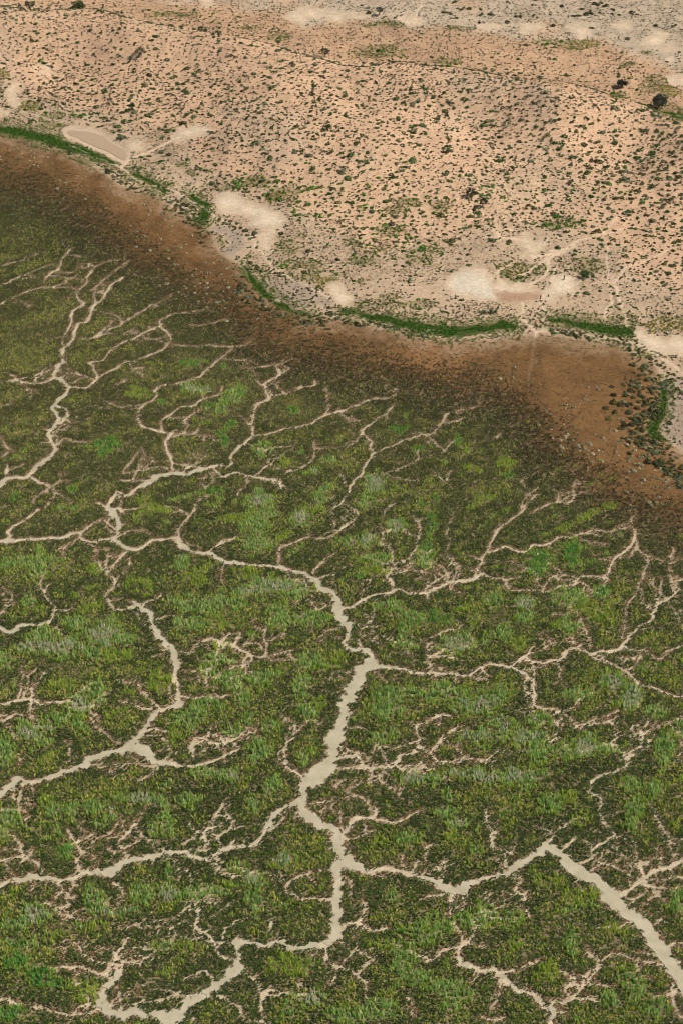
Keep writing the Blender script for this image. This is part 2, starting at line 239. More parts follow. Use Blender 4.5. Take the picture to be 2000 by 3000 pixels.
    ('E', [(-200, 900, 22), (0, 885, 20), (50, 875, 20), (110, 855, 22), (160, 860, 17), (190, 880, 18), (250, 865, 16), (300, 870, 12), (350, 840, 8), (400, 800, 7), (450, 780, 5)]), ('E', [(150, 850, 12), (160, 800, 12), (190, 780, 12), (205, 740, 11), (270, 710, 7)]), ('E', [(150, 860, 15), (140, 885, 13)]),
    ('E', [(830, 640, 9), (870, 645, 9), (910, 605, 16), (980, 580, 17), (1020, 610, 18), (1080, 615, 20), (1130, 640, 18), (1160, 660, 22), (1150, 690, 13), (1110, 715, 9)]), ('E', [(1160, 655, 13), (1220, 670, 9), (1280, 650, 7), (1340, 630, 6)]), ('E', [(1080, 610, 11), (1115, 550, 7)]), ('E', [(1020, 600, 10), (1060, 560, 7)]),
    ('E', [(825, 840, 13), (880, 850, 11), (950, 848, 11), (1010, 845, 9), (1080, 840, 6)]), ('E', [(700, 905, 15), (660, 905, 13), (610, 885, 11), (560, 875, 8)]), ('E', [(645, 1015, 16), (690, 1000, 11), (770, 1000, 9)]),
    ('E', [(715, 490, 12), (770, 478, 9), (810, 485, 6)]), ('E', [(660, 420, 9), (680, 410, 7), (730, 395, 7), (745, 370, 6)]), ('E', [(815, 120, 10), (820, 90, 9), (850, 45, 9), (880, 10, 9), (905, -40, 7), (960, -80, 5)]),
    ('E', [(960, 185, 11), (1020, 150, 9), (1090, 115, 6)]), ('E', [(1285, 250, 12), (1280, 190, 8), (1300, 160, 7), (1350, 140, 8), (1410, 115, 9), (1470, 125, 7), (1568, 85, 7), (1610, 50, 7)]),
    ('E', [(1440, 280, 8), (1490, 220, 6), (1540, 190, 6)]), ('E', [(1450, 305, 12), (1480, 300, 9), (1540, 290, 7)]), ('E', [(-60, 490, 8), (0, 460, 8), (40, 430, 8), (70, 390, 7), (30, 360, 5)]),
    ('E', [(900, 1050, 9), (970, 1020, 9)]), ('E', [(880, 1100, 8), (890, 1060, 11), (900, 1130, 8), (920, 1160, 9)]), ('E', [(1310, 1160, 12), (1310, 1070, 11), (1350, 1030, 11), (1355, 985, 7), (1310, 940, 6)]),
    ('E', [(330, 1150, 18), (330, 1080, 14), (310, 1050, 9)]), ('E', [(540, 770, 8), (590, 780, 7), (640, 770, 6)]), ('E', [(45, 125, 18), (50, 85, 13), (100, 45, 11), (150, 10, 9), (180, -15, 7)]),
    ('E', [(370, 98, 16), (400, 75, 12), (450, 40, 10), (520, 30, 9)]), ('E', [(520, 128, 24), (545, 90, 26), (540, 40, 32), (515, -5, 38)]), ('E', [(560, 60, 16), (585, 60, 7)]), ('E', [(600, 210, 8), (590, 250, 5), (540, 310, 7)]),
    ('E', [(270, 520, 9), (280, 555, 9), (310, 570, 6)]), ('E', [(1030, 330, 4), (1020, 290, 7), (1030, 250, 9)]), ('E', [(0, 960, 7), (50, 945, 8), (80, 930, 5)]), ('E', [(1480, 420, 10), (1500, 430, 9)]), ('E', [(1380, 480, 5), (1450, 450, 6), (1510, 430, 9)]),
    ('E', [(700, 665, 5), (760, 650, 9)]), ('E', [(100, 1130, 8), (85, 1160, 7)]), ('E', [(20, 380, 6), (25, 340, 4)]), ('E', [(1500, 820, 9), (1550, 830, 9)]),
    ('C', [(515, 1176, 36), (500, 1150, 32), (520, 1110, 20), (540, 1085, 14), (590, 1105, 16), (620, 1075, 22), (680, 1045, 28), (720, 1015, 32), (790, 1005, 28), (830, 995, 30), (860, 1008, 24), (900, 985, 28), (960, 970, 18), (1005, 960, 18), (1055, 970, 9), (1065, 930, 12), (1080, 890, 16), (1130, 855, 16), (1160, 820, 16), (1160, 780, 14), (1170, 720, 14), (1190, 680, 14), (1240, 655, 14), (1225, 610, 11), (1225, 580, 12), (1285, 545, 16), (1265, 505, 12), (1310, 490, 10), (1360, 470, 7)]),
    ('C', [(500, 1150, 20), (470, 1140, 14), (450, 1130, 8)]), ('C', [(1285, 540, 7), (1330, 520, 5), (1300, 505, 6)]), ('C', [(540, 1160, 20), (565, 1172, 12)]),
    ('C', [(980, 970, 15), (1020, 1015, 20), (1080, 1000, 14), (1130, 1000, 14), (1190, 1020, 14), (1230, 1030, 18), (1280, 1045, 16), (1290, 1075, 7)]), ('C', [(1285, 1045, 9), (1330, 1075, 6)]),
    ('C', [(795, 985, 16), (790, 965, 14), (785, 930, 18), (770, 890, 18), (770, 850, 16), (795, 815, 16), (805, 800, 9)]), ('C', [(780, 815, 9), (740, 805, 12), (680, 790, 12), (650, 770, 11), (640, 715, 9), (660, 680, 8), (720, 650, 7), (720, 610, 9), (740, 595, 9), (800, 585, 7), (870, 575, 9), (930, 545, 9), (980, 500, 7), (1040, 450, 6), (1080, 410, 5)]),
    ('C', [(745, 800, 11), (745, 760, 9), (780, 730, 9), (830, 695, 9), (890, 690, 7), (930, 660, 7), (1000, 640, 6), (1020, 600, 5)]), ('C', [(1165, 820, 10), (1240, 815, 8), (1300, 795, 8), (1370, 785, 8), (1430, 765, 8), (1490, 730, 9), (1550, 710, 9), (1568, 712, 9), (1628, 690, 7), (1688, 665, 6), (1748, 650, 4)]),
    ('C', [(-60, 1120, 26), (0, 1060, 26), (20, 1025, 28), (80, 1015, 24), (130, 1015, 22), (155, 985, 24), (210, 940, 26), (260, 890, 24), (240, 860, 24), (235, 800, 28), (270, 750, 26), (250, 700, 26), (290, 650, 24), (315, 605, 20), (290, 570, 22), (255, 555, 22), (260, 525, 22), (295, 480, 22), (295, 430, 20), (335, 385, 20), (350, 340, 16), (365, 305, 12), (400, 300, 9), (415, 270, 13), (430, 230, 11), (470, 195, 11), (490, 165, 13), (520, 130, 9), (570, 100, 6)]),
    ('C', [(300, 360, 10), (325, 310, 9), (330, 260, 9), (380, 230, 11), (380, 205, 11), (360, 195, 9), (365, 155, 7), (400, 120, 7), (410, 70, 6)]), ('C', [(150, 1020, 18), (190, 1040, 12), (230, 1055, 12), (190, 1090, 7), (150, 1130, 5)]), ('C', [(270, 685, 16), (310, 710, 16), (310, 740, 18), (280, 765, 16)]),
    ('C', [(320, 600, 9), (400, 605, 9), (440, 560, 11), (430, 510, 9), (415, 490, 8), (470, 480, 8), (500, 440, 8), (550, 405, 8), (620, 375, 9), (680, 345, 11), (735, 325, 11), (745, 290, 7), (800, 270, 6), (900, 255, 6), (960, 240, 5)]), ('C', [(735, 325, 9), (770, 350, 11), (780, 385, 7), (750, 430, 7), (690, 455, 7), (640, 475, 6)]), ('C', [(640, 490, 5), (590, 480, 7), (560, 500, 7), (500, 530, 7), (440, 560, 7)]),
    ('C', [(375, 382, 9), (430, 375, 7), (470, 345, 7), (540, 325, 7), (580, 300, 6), (640, 260, 5), (700, 220, 4)]), ('C', [(800, 410, 6), (880, 415, 6), (980, 410, 7), (1040, 412, 6), (1110, 410, 5), (1170, 405, 5)]), ('C', [(255, 560, 12), (180, 585, 9), (100, 575, 11), (70, 550, 6)]), ('C', [(-20, 575, 5), (60, 575, 5), (100, 575, 7)]),
    ('C', [(-60, 170, 7), (0, 140, 7), (60, 110, 7), (120, 85, 7), (180, 60, 5), (240, 40, 4)]), ('C', [(200, 120, 6), (240, 75, 7), (270, 60, 7), (290, 20, 6), (300, 0, 5), (330, -40, 4)]), ('C', [(0, 50, 5), (60, 30, 5), (130, 10, 5), (200, -20, 4)]), ('C', [(0, 220, 5), (60, 190, 5), (120, 165, 5), (200, 140, 4)]), ('C', [(200, 150, 4), (280, 130, 4), (350, 90, 4)]),
    ('C', [(1370, 612, 6), (1440, 590, 6), (1450, 570, 5)]), ('C', [(1250, 640, 7), (1330, 628, 6), (1380, 605, 6)]), ('C', [(1440, 850, 6), (1445, 900, 7), (1430, 950, 6), (1390, 970, 6), (1320, 1000, 5)]), ('C', [(1450, 890, 5), (1540, 880, 5)]), ('C', [(1180, 1010, 8), (1240, 955, 6), (1260, 930, 4)]), ('C', [(560, 1000, 7), (600, 955, 7), (640, 905, 6)]),
    ('C', [(0, 830, 6), (30, 880, 6), (30, 920, 5)]), ('C', [(260, 880, 9), (300, 840, 9), (350, 850, 6), (420, 855, 5)]), ('C', [(30, 1000, 14), (25, 960, 7)]), ('C', [(180, 860, 6), (235, 860, 9)]), ('C', [(200, 790, 7), (235, 800, 9)]), ('C', [(0, 690, 5), (60, 680, 5)]), ('C', [(340, 720, 6), (420, 690, 5), (520, 700, 4)]), ('C', [(840, 760, 4), (880, 740, 4)]), ('C', [(850, 980, 9), (860, 950, 6)]),
    ('C', [(420, 160, 4), (470, 120, 4), (540, 60, 4), (600, 20, 4)]), ('C', [(700, 240, 4), (760, 200, 4), (800, 170, 3)]), ('C', [(880, 320, 4), (960, 310, 4), (1040, 290, 3)]), ('C', [(1110, 520, 3), (1180, 510, 4), (1240, 505, 5)]), ('C', [(1500, 600, 4), (1510, 680, 4), (1490, 730, 5)]), ('C', [(640, 700, 6), (600, 690, 4)]), ('C', [(830, 1000, 9), (870, 965, 8), (930, 970, 9)]), ('C', [(560, 1030, 7), (640, 1030, 8), (690, 1035, 12)]), ('C', [(540, 590, 4), (570, 580, 6), (570, 560, 4)]),
    ('D', [(-30, 1150, 12), (0, 1130, 12), (35, 1090, 11), (40, 1060, 11), (65, 1030, 12), (100, 980, 12), (145, 915, 12), (130, 880, 11), (130, 850, 11), (100, 800, 11), (160, 750, 8), (210, 715, 7), (245, 680, 6)]), ('D', [(210, 720, 6), (205, 755, 6)]),
    ('D', [(150, 910, 8), (200, 885, 8), (240, 870, 8), (290, 845, 7), (370, 825, 6), (420, 815, 7), (450, 775, 6), (520, 760, 6), (560, 740, 5)]), ('D', [(200, 1000, 4), (280, 975, 5), (360, 935, 5), (470, 895, 5), (520, 850, 4)]), ('D', [(475, 1045, 8), (505, 985, 6)]),
    ('D', [(820, 1160, 6), (860, 1100, 5), (900, 1065, 5)]), ('D', [(880, 1176, 6), (950, 1140, 6), (1030, 1120, 5), (1070, 1075, 4)]), ('D', [(200, 1170, 7), (240, 1140, 6), (300, 1120, 5)]), ('D', [(30, 880, 5), (70, 850, 4), (100, 800, 5)]), ('D', [(660, 850, 4), (720, 830, 4), (740, 810, 3)]), ('D', [(420, 990, 4), (500, 1060, 4)]), ('D', [(0, 720, 6), (60, 690, 4)]),
]
TRAILS = [
    ('A', [(290, 560, 6), (200, 540, 6), (110, 510, 7)]),
    ('A', [(330, 670, 5), (430, 720, 7), (560, 770, 7), (640, 830, 6), (740, 860, 6), (810, 880, 8), (880, 920, 8), (960, 970, 8), (1000, 1000, 8), (1110, 1040, 8), (1150, 1080, 8), (1180, 1130, 8), (1210, 1172, 8), (1260, 1226, 7), (1320, 1271, 7), (1390, 1301, 6), (1450, 1331, 6), (1510, 1366, 6)]),
    ('A', [(560, 768, 8), (620, 720, 12), (700, 695, 13), (780, 650, 15), (830, 625, 16)]), ('A', [(960, 830, 4), (1020, 780, 4), (1070, 740, 3)]), ('A', [(585, 740, 12), (600, 690, 14)]),
    ('D', [(1220, -40, 6), (1220, 30, 8), (1235, 90, 8), (1255, 130, 9), (1275, 190, 9), (1290, 240, 9), (1305, 290, 9), (1310, 330, 8)]), ('D', [(1255, 130, 6), (1300, 60, 6), (1400, 20, 6), (1500, -30, 5)]), ('D', [(1215, 90, 5), (1235, 150, 6), (1240, 210, 7), (1215, 250, 5), (1210, 300, 5)]),
    ('D', [(825, 212, 11), (840, 240, 12), (820, 280, 12), (860, 310, 13), (890, 350, 13), (885, 400, 9), (875, 470, 6), (865, 520, 5), (850, 600, 4)]), ('D', [(920, 340, 4), (930, 260, 4), (900, 200, 6)]),
    ('D', [(890, 350, 8), (1000, 345, 5), (1110, 355, 7), (1200, 370, 7), (1330, 392, 7), (1420, 440, 9), (1500, 490, 10), (1568, 540, 12), (1660, 620, 12)]),
    ('D', [(1060, -40, 12), (950, 15, 13), (950, 50, 13), (920, 100, 11), (870, 125, 11)]), ('D', [(940, 15, 13), (870, 60, 9), (820, 95, 8)]), ('D', [(980, 60, 6), (960, 110, 6), (975, 140, 6)]), ('D', [(800, 20, 7), (730, 70, 7), (715, 110, 7)]),
    ('B', [(880, 1176, 18), (1000, 1160, 12), (1060, 1120, 12), (1120, 1095, 11), (1200, 1080, 11), (1290, 1050, 11)]), ('B', [(1200, 1070, 9), (1280, 980, 5)]), ('B', [(960, 1150, 14), (1050, 1140, 12), (1060, 1115, 10)]),
    ('B', [(330, 115, 4), (345, 60, 5), (375, 0, 6), (390, -40, 6)]), ('B', [(650, 1090, 5), (700, 1060, 5), (740, 1090, 8), (800, 1095, 12)]), ('B', [(160, 60, 6), (250, 65, 5), (380, 40, 4)]),
]
REEDS = {  # x, y, rx, ry, kind: 0 blue-green, 1 grey-topped, 2 yellow-green, 3 mauve dead, 4 bright green
 'E': [(60,245,70,30,0),(180,255,35,60,0),(140,410,30,30,0),(790,415,35,25,0),(440,265,40,20,2),(830,240,35,35,0),(640,325,60,18,2),(920,330,35,20,2),(1160,60,60,45,0),(1170,150,70,35,0),(1380,30,50,30,1),(1230,0,60,20,0),(1250,360,150,45,1),(1170,325,40,28,0),(1370,370,50,40,0),(920,430,120,40,0),(1040,425,60,25,0),(880,510,80,30,0),(1280,480,50,55,0),(1420,500,80,35,0),(210,570,60,35,0),(230,625,140,35,1),(470,560,80,60,1),(560,590,40,40,0),(20,690,50,40,0),(340,745,60,45,3),(290,790,60,25,2),(520,670,80,30,2),(1010,680,70,25,0),(960,720,35,35,0),(1060,770,70,35,0),(1180,770,50,40,0),(1230,740,40,20,0),(380,900,50,60,1),(130,1030,60,30,1),(190,995,60,28,1),(270,950,70,24,0),(370,985,28,34,0),(20,1100,40,60,0),(1060,1015,35,35,0),(1140,950,30,30,0),(1110,850,35,40,0),(940,890,60,25,0),(1380,800,40,50,0),(1420,925,40,35,0),(1430,690,50,40,0),(1240,985,30,30,0),(880,960,50,40,0),(1190,1100,50,50,0),(800,1040,30,40,2),(450,830,40,50,0),(730,790,50,40,2),(1120,290,50,25,2),(430,650,40,30,0),(340,510,50,30,0),(1000,510,40,25,2),(1000,610,40,20,2)],
 'F': [(50,135,60,25,0),(120,135,50,30,1),(250,70,40,40,1),(410,65,20,50,4),(390,160,25,30,4),(375,215,40,35,0),(170,220,60,30,0),(150,270,50,20,2),(90,295,20,15,4),(920,210,60,35,4),(1050,195,40,50,4),(890,270,35,30,4),(700,410,40,50,0),(720,490,50,50,3),(850,430,60,30,1),(1030,390,70,40,0),(1190,375,45,25,4),(1110,440,40,25,2),(830,490,40,30,0),(230,440,60,30,0),(330,490,60,30,0),(450,490,70,28,4),(295,540,25,60,0),(285,610,50,30,0),(560,440,40,20,2),(530,610,65,50,1),(740,560,40,40,0),(1040,520,40,40,0),(1200,490,60,20,2),(210,850,60,50,0),(290,830,80,30,0),(430,840,60,40,0),(510,830,60,35,0),(630,885,90,48,1),(740,840,40,40,0),(200,920,60,40,0),(260,920,50,20,0),(160,1040,60,30,0),(230,1015,20,20,0),(630,1030,90,28,1),(740,990,50,50,1),(840,1035,80,38,1),(900,960,40,30,0),(900,1085,40,50,0),(910,1145,40,30,0),(1000,1100,60,30,0),(1110,1080,60,45,1),(1220,1085,60,25,0),(1080,840,70,25,0),(1230,780,50,40,1),(1330,850,50,50,1),(1440,910,60,35,0),(1480,1100,45,80,0),(1550,1000,30,50,0),(800,620,40,30,2),(760,830,20,50,2)],
 'G': [(50,230,40,50,0),(0,310,30,30,0),(215,150,30,25,2),(240,205,50,25,0),(330,205,60,25,0),(420,190,50,25,0),(515,205,25,35,1),(660,150,90,25,1),(750,180,25,60,0),(760,260,40,50,0),(700,290,30,25,0),(860,150,40,30,0),(980,30,120,25,0),(1060,30,40,30,1),(1160,180,40,45,0),(1250,100,40,40,0),(300,385,30,30,4),(770,500,15,50,0),(1090,460,50,30,0),(1170,520,50,40,1),(1290,430,60,30,1),(1170,600,30,60,0),(440,620,50,60,0),(540,665,110,22,1),(680,580,60,45,0),(780,590,60,25,1),(880,580,80,28,0),(990,570,70,25,0),(160,680,60,50,1),(60,720,60,30,0),(310,740,60,30,3),(100,820,80,25,0),(90,900,70,30,4),(190,960,60,40,4),(240,1000,60,20,4),(390,1020,50,40,2),(760,830,50,30,0),(1340,920,80,40,2),(1430,1060,90,35,1),(1330,1100,30,50,0),(1540,1140,40,40,0),(830,820,50,20,2),(60,1130,80,30,4),(450,720,60,20,2)],
 'H': [(310,60,60,30,1),(420,60,50,30,0),(490,130,25,30,0),(490,220,35,50,0),(540,260,40,20,1),(630,40,130,30,1),(800,40,90,40,1),(920,40,40,20,0),(960,170,60,40,0),(910,150,20,20,0),(1340,80,40,30,0),(1330,220,30,60,0),(1350,170,25,60,0),(1430,100,60,30,0),(1520,100,50,35,3),(300,330,60,25,0),(180,340,40,25,2),(610,380,30,20,0),(1100,245,40,25,2),(230,600,30,25,0),(950,530,50,40,2),(1080,600,70,40,2),(630,690,80,50,0),(770,700,60,30,0),(450,730,50,40,0),(360,780,60,40,0),(280,850,50,50,0),(270,910,40,30,0),(340,960,70,50,0),(190,820,60,20,2),(480,1020,70,50,0),(570,1050,40,30,0),(490,1090,60,40,0),(170,1110,80,50,0),(60,1150,70,30,0),(1050,810,30,60,0),(1100,700,30,60,3),(790,800,40,30,2),(940,940,40,40,2),(1310,950,60,30,0),(1350,1020,50,50,0),(1240,1060,60,40,0),(1440,1110,60,40,0),(1540,620,40,70,0),(1250,750,50,30,2),(980,720,60,40,3)],
 'C': [(880,490,60,12,4),(1020,515,20,15,4),(900,610,60,22,1),(1080,650,50,40,0),(1030,700,30,25,0),(960,690,20,12,4),(740,680,25,16,4),(490,865,50,28,4),(480,910,35,14,4),(1025,840,20,35,4),(1065,775,18,18,4),(1200,880,50,22,0),(1190,910,30,22,0),(1390,890,13,20,4),(1450,990,50,22,1),(1510,935,30,18,0),(70,1110,22,28,4),(345,1085,25,12,4),(985,1080,55,16,4),(1190,1090,30,20,0),(1200,1125,60,30,1),(1340,715,20,13,4),(660,1130,30,20,2),(1480,1110,40,30,0),(1500,1070,30,20,0),(1300,950,20,20,2),(730,1165,40,20,2),(860,470,50,20,3),(770,530,50,30,3),(920,910,50,25,3),(640,630,50,20,2),(600,545,60,25,3)],
 'D': [(270,805,40,16,4),(540,840,14,35,4),(350,890,25,13,4),(770,1010,16,18,4),(150,1050,45,40,1),(110,1130,40,35,0),(440,1120,18,30,4),(360,1135,15,15,4),(130,1020,15,15,4),(570,890,18,25,2),(600,990,40,15,2),(760,950,35,25,2)],
}
YELLOW = [('D',20,820,60,30),('C',1340,680,60,45),('D',370,760,45,18),('D',120,735,30,14),('D',230,940,70,16),('D',600,860,60,22),('D',780,950,60,30),('D',640,930,60,20),('D',240,1040,50,14),('C',1480,120,40,26),('D',780,60,70,30),('D',1510,310,90,30),('D',1430,330,60,22),('B',1080,205,90,18),('A',140,490,60,20),('A',1270,905,40,22),('B',1500,420,50,25),('B',1320,365,18,8),('A',10,340,30,25)]
HERBS = [('C',1350,45,120,26),('C',1190,80,50,40),('C',1440,60,80,30),('C',1530,120,30,60),('D',1480,700,30,130),('D',1400,440,120,40),('D',700,300,120,24),('A',1050,870,60,20),('A',120,490,60,26),('A',240,540,60,34),('A',340,530,50,16),('A',230,575,80,20),('A',700,850,90,24),('A',830,760,40,24),('A',870,800,30,22),('A',1150,830,110,22),('A',1280,900,60,34),('A',1350,900,40,50),('A',1390,1080,24,20),('A',1330,1140,60,36),('A',1010,1110,34,18),('C',1420,100,110,16),('D',350,15,70,36),('D',100,20,70,30),('D',90,120,40,14),('D',220,190,50,12),('D',240,220,220,22),('D',900,70,80,34),('D',1130,40,80,50),('D',1100,290,180,30),('D',1300,290,60,50),
         ('B',310,930,70,26),('B',240,970,60,24),('B',450,950,60,30),('B',220,1060,70,30),('B',60,1110,70,20),('B',170,1150,70,24),('B',400,1140,70,28),('B',950,190,80,14),('B',1270,440,50,22),('B',1430,410,80,34),('B',1440,360,60,16),('B',1310,300,50,14),('B',1400,240,34,12),('B',180,240,140,34),('B',220,112,70,14),('B',500,285,70,20),('B',1460,490,60,14),('B',1000,1030,120,30),('D',760,110,120,20),('D',800,320,80,12),('D',960,320,120,20),('B',520,130,120,10),('B',130,120,50,10),('A',1150,130,60,12),('A',1290,165,60,20),('A',800,70,120,14)]

# ------------------------------------------------------------------ fields over the ground, looked up through the traced outlines
GS = 5.0
GX0, GX1, GY0, GY1 = -900, 2900, -520, 3500
gx, gy = np.meshgrid(np.arange(GX0, GX1 + 1, GS), np.arange(GY0, GY1 + 1, GS))
warp_x = 14 * fbm(gx / 60, gy / 45, 301) + 5 * fbm(gx / 14, gy / 10, 305)
warp_y = 11 * fbm(gx / 60, gy / 45, 302) + 4 * fbm(gx / 14, gy / 10, 306)

def seg_d(P, A, B):
    d = B - A
    t = np.clip(((P[0] - A[0]) * d[0] + (P[1] - A[1]) * d[1]) / max(d @ d, 1e-9), 0, 1)
    return np.hypot(P[0] - A[0] - t * d[0], P[1] - A[1] - t * d[1]), t

def poly_sdf(pts, k=1.0):
    X = gx + warp_x * k; Y = gy + warp_y * k
    pad = 160
    out = np.full(gx.shape, 1e3)
    inside = np.zeros(gx.shape, bool)
    n = len(pts)
    for i in range(n):
        A, B = pts[i], pts[(i + 1) % n]
        d, _ = seg_d((X, Y), A, B)
        out = np.minimum(out, d)
        c = ((A[1] > Y) != (B[1] > Y))
        if abs(B[1] - A[1]) > 1e-9:
            inside ^= c & (X < (B[0] - A[0]) * (Y - A[1]) / (B[1] - A[1]) + A[0])
    return np.where(inside, -out, out)

def small_sdf(pts, widths=None, k=0.6):
    """outline (closed) or strip (with widths), only near it"""
    lo = pts.min(0) - 150; hi = pts.max(0) + 150
    ix0 = max(int((lo[0] - GX0) / GS), 0); ix1 = min(int((hi[0] - GX0) / GS) + 1, gx.shape[1])
    iy0 = max(int((lo[1] - GY0) / GS), 0); iy1 = min(int((hi[1] - GY0) / GS) + 1, gx.shape[0])
    out = np.full(gx.shape, 1e3)
    s = np.s_[iy0:iy1, ix0:ix1]
    X = (gx + warp_x * k)[s]; Y = (gy + warp_y * k)[s]
    o = np.full(X.shape, 1e3); ins = np.zeros(X.shape, bool)
    n = len(pts)
    for i in range(n if widths is None else n - 1):
        A, B = pts[i], pts[(i + 1) % n]
        d, t = seg_d((X, Y), A, B)
        if widths is None:
            c = ((A[1] > Y) != (B[1] > Y))
            if abs(B[1] - A[1]) > 1e-9:
                ins ^= c & (X < (B[0] - A[0]) * (Y - A[1]) / (B[1] - A[1]) + A[0])
        else:
            d = d - (widths[i] + (widths[i + 1] - widths[i]) * t) / 2
        o = np.minimum(o, d)
    if widths is None:
        o = np.where(ins, -o, o)
    out[s] = o
    return out

FLD = {}
BIG = [(3400, 3900), (-1500, 3900)]
lake_pts = np.vstack([src_pts('V', SHORE), BIG])
marsh_pts = np.vstack([src_pts('V', MARSH), BIG])
FLD['lake'] = poly_sdf(lake_pts, 0.8)
FLD['marsh'] = poly_sdf(marsh_pts, 2.5)
crest_src = np.vstack([src_pts('A', CREST_A), src_pts('B', CREST_B)])
plain_src = np.vstack([src_pts('A', PLAIN_A), src_pts('B', PLAIN_B)])
low_src = src_pts('V', DUNE_LOW)
FLD['crest'] = gy + warp_y * 0.5 - np.interp(gx + warp_x, crest_src[:, 0], crest_src[:, 1])      # > 0 on the near side
FLD['plain'] = np.interp(gx + warp_x * 2, plain_src[:, 0], plain_src[:, 1]) - gy - warp_y * 1.2    # > 0 far plain
FLD['low'] = np.interp(gx + warp_x * 2, low_src[:, 0], low_src[:, 1]) - gy - warp_y * 2             # > 0 on the orange dune
FLD['strip'] = np.full(gx.shape, 1e3)
for t, p in GREEN_STRIPS:
    FLD['strip'] = np.minimum(FLD['strip'], small_sdf(src_pts(t, p), [q[2] / 1.568 for q in p], 0.35))
FLD['trail'] = np.full(gx.shape, 1e3)
PAN_KEYS = ('pan', 'white', 'red', 'grey')
for k in PAN_KEYS:
    FLD[k] = np.full(gx.shape, 1e3)
for t, p, k in PANS:
    FLD[k] = np.minimum(FLD[k], small_sdf(src_pts(t, p), None, 1.0))
kid = src_pts(*PONDS['kidney'])
FLD['kidney'] = small_sdf(kid, None, 0.25)

def ellipse_field(items):
    out = np.zeros(gx.shape)
    for t, x, y, rx, ry in items:
        cx, cy = to_src(t, x, y); rx /= 1.568; ry /= 1.568
        r = np.hypot((gx + warp_x * 0.9 - cx) / rx, (gy + warp_y * 0.9 - cy) / ry)
        out = np.maximum(out, 1 - r / 1.35)
    return np.clip(out, 0, 1)
FLD['yellow'] = ellipse_field(YELLOW)
FLD['herb'] = ellipse_field(HERBS)
FLD['lush'] = ellipse_field([('B', 130, 1010, 300, 170), ('B', 600, 890, 260, 60), ('B', 1150, 890, 200, 40), ('A', 1380, 980, 170, 180), ('D', 100, 0, 260, 60)])
for kind in range(5):
    FLD['reed%d' % kind] = ellipse_field([(t, a[0], a[1], a[2] * 1.25, a[3] * 1.2) for t, L in REEDS.items() for a in L if a[4] == kind])

def look(name, px, py):
    f = FLD[name]
    u = np.clip((px - GX0) / GS, 0, f.shape[1] - 1.001); v = np.clip((py - GY0) / GS, 0, f.shape[0] - 1.001)
    iu = u.astype(int); iv = v.astype(int); fu = u - iu; fv = v - iv
    return (f[iv, iu] * (1 - fu) + f[iv, iu + 1] * fu) * (1 - fv) + (f[iv + 1, iu] * (1 - fu) + f[iv + 1, iu + 1] * fu) * fv

# ------------------------------------------------------------------ terrain height
DUNE_H = 9.0
BASE = [p for p in SHORE if p[0] <= 1420] + [(1700, 815), (2200, 850)]
sx, sy = unproject(*src_pts('V', BASE).T)
o_ = np.argsort(sx); sx, sy = sx[o_], sy[o_]
cx_, cy_ = unproject(crest_src[:, 0], crest_src[:, 1], DUNE_H)
BOWLS = [('B', 620, 540, 16, 20, -3.2), ('B', 1330, 640, 18, 22, -3.0), ('A', 900, 330, 30, 26, -2.2), ('A', 250, 230, 28, 24, -2.2), ('B', 60, 440, 20, 16, -2.0),
         ('B', 640, 455, 22, 9, 2.2), ('B', 1300, 560, 24, 9, 2.0), ('A', 700, 200, 34, 12, 2.0), ('A', 300, 140, 30, 10, 1.8), ('B', 950, 700, 26, 18, -1.6), ('B', 1000, 560, 14, 30, 1.6)]
BW = [(*[float(q) for q in unproject(*to_src(t, x, y), 6.0)], rx, ry, h * 1.5) for t, x, y, rx, ry, h in BOWLS]

def height(x, y):
    ys = np.interp(x, sx, sy) + 14
    yc = np.interp(x, cx_, cy_) + 7 * fbm(x / 22, x * 0 + 3.3, 53, 3)
    t = (y - ys) / np.maximum(yc - ys, 20)
    up = sstep(0.0, 1.05, t)
    down = 1 - sstep(0, 26, y - yc)
    d = np.where(y < yc, up, down * sstep(0, 1.05, np.ones_like(t)))
    h = DUNE_H * d
    hm = 1.9 * fbm(x / 34, y / 40, 41) + 0.7 * fbm(x / 11, y / 13, 43, 4) + 0.12 * fbm(x / 3.1, y / 3.3, 47, 2)
    h = h + hm * sstep(0.05, 0.5, t) * (0.35 + 0.65 * sstep(60, 10, y - yc))
    for bx, by, rx, ry, a in BW:
        q = ((x - bx) / rx) ** 2 + ((y - by) / ry) ** 2
        h = h + a * np.exp(-q)
    lakeside = sstep(10, -6, y - ys)
    h = h * (1 - lakeside) + lakeside * 0.10 * fbm(x / 8, y / 8, 51)
    return h

def ground_at(px, py):
    px = np.asarray(px, float); py = np.asarray(py, float)
    z = np.zeros_like(px)
    for _ in range(14):
        x, y = unproject(px, py, z)
        z = 0.5 * z + 0.5 * height(x, y)
    x, y = unproject(px, py, z)
    return x, y, height(x, y)

# ------------------------------------------------------------------ drainage channels as a distance raster (0.2 m)
CS = 0.2
CX0, CX1, CY0, CY1 = -150.0, 150.0, 190.0, 560.0
cnx = int((CX1 - CX0) / CS); cny = int((CY1 - CY0) / CS)
csdf = np.full((cny, cnx), 3.0, np.float32)
cwid = np.zeros((cny, cnx), np.float32)

def smooth_line(P, n=5):
    Q = np.vstack([2 * P[0] - P[1], P, 2 * P[-1] - P[-2]])
    out = []
    for i in range(1, len(Q) - 2):
        p0, p1, p2, p3 = Q[i - 1], Q[i], Q[i + 1], Q[i + 2]
        for k in range(n):
            t = k / n
            out.append(0.5 * (2 * p1 + (p2 - p0) * t + (2 * p0 - 5 * p1 + 4 * p2 - p3) * t * t + (3 * p1 - p0 - 3 * p2 + p3) * t ** 3))
    out.append(Q[-2])
    return np.array(out)

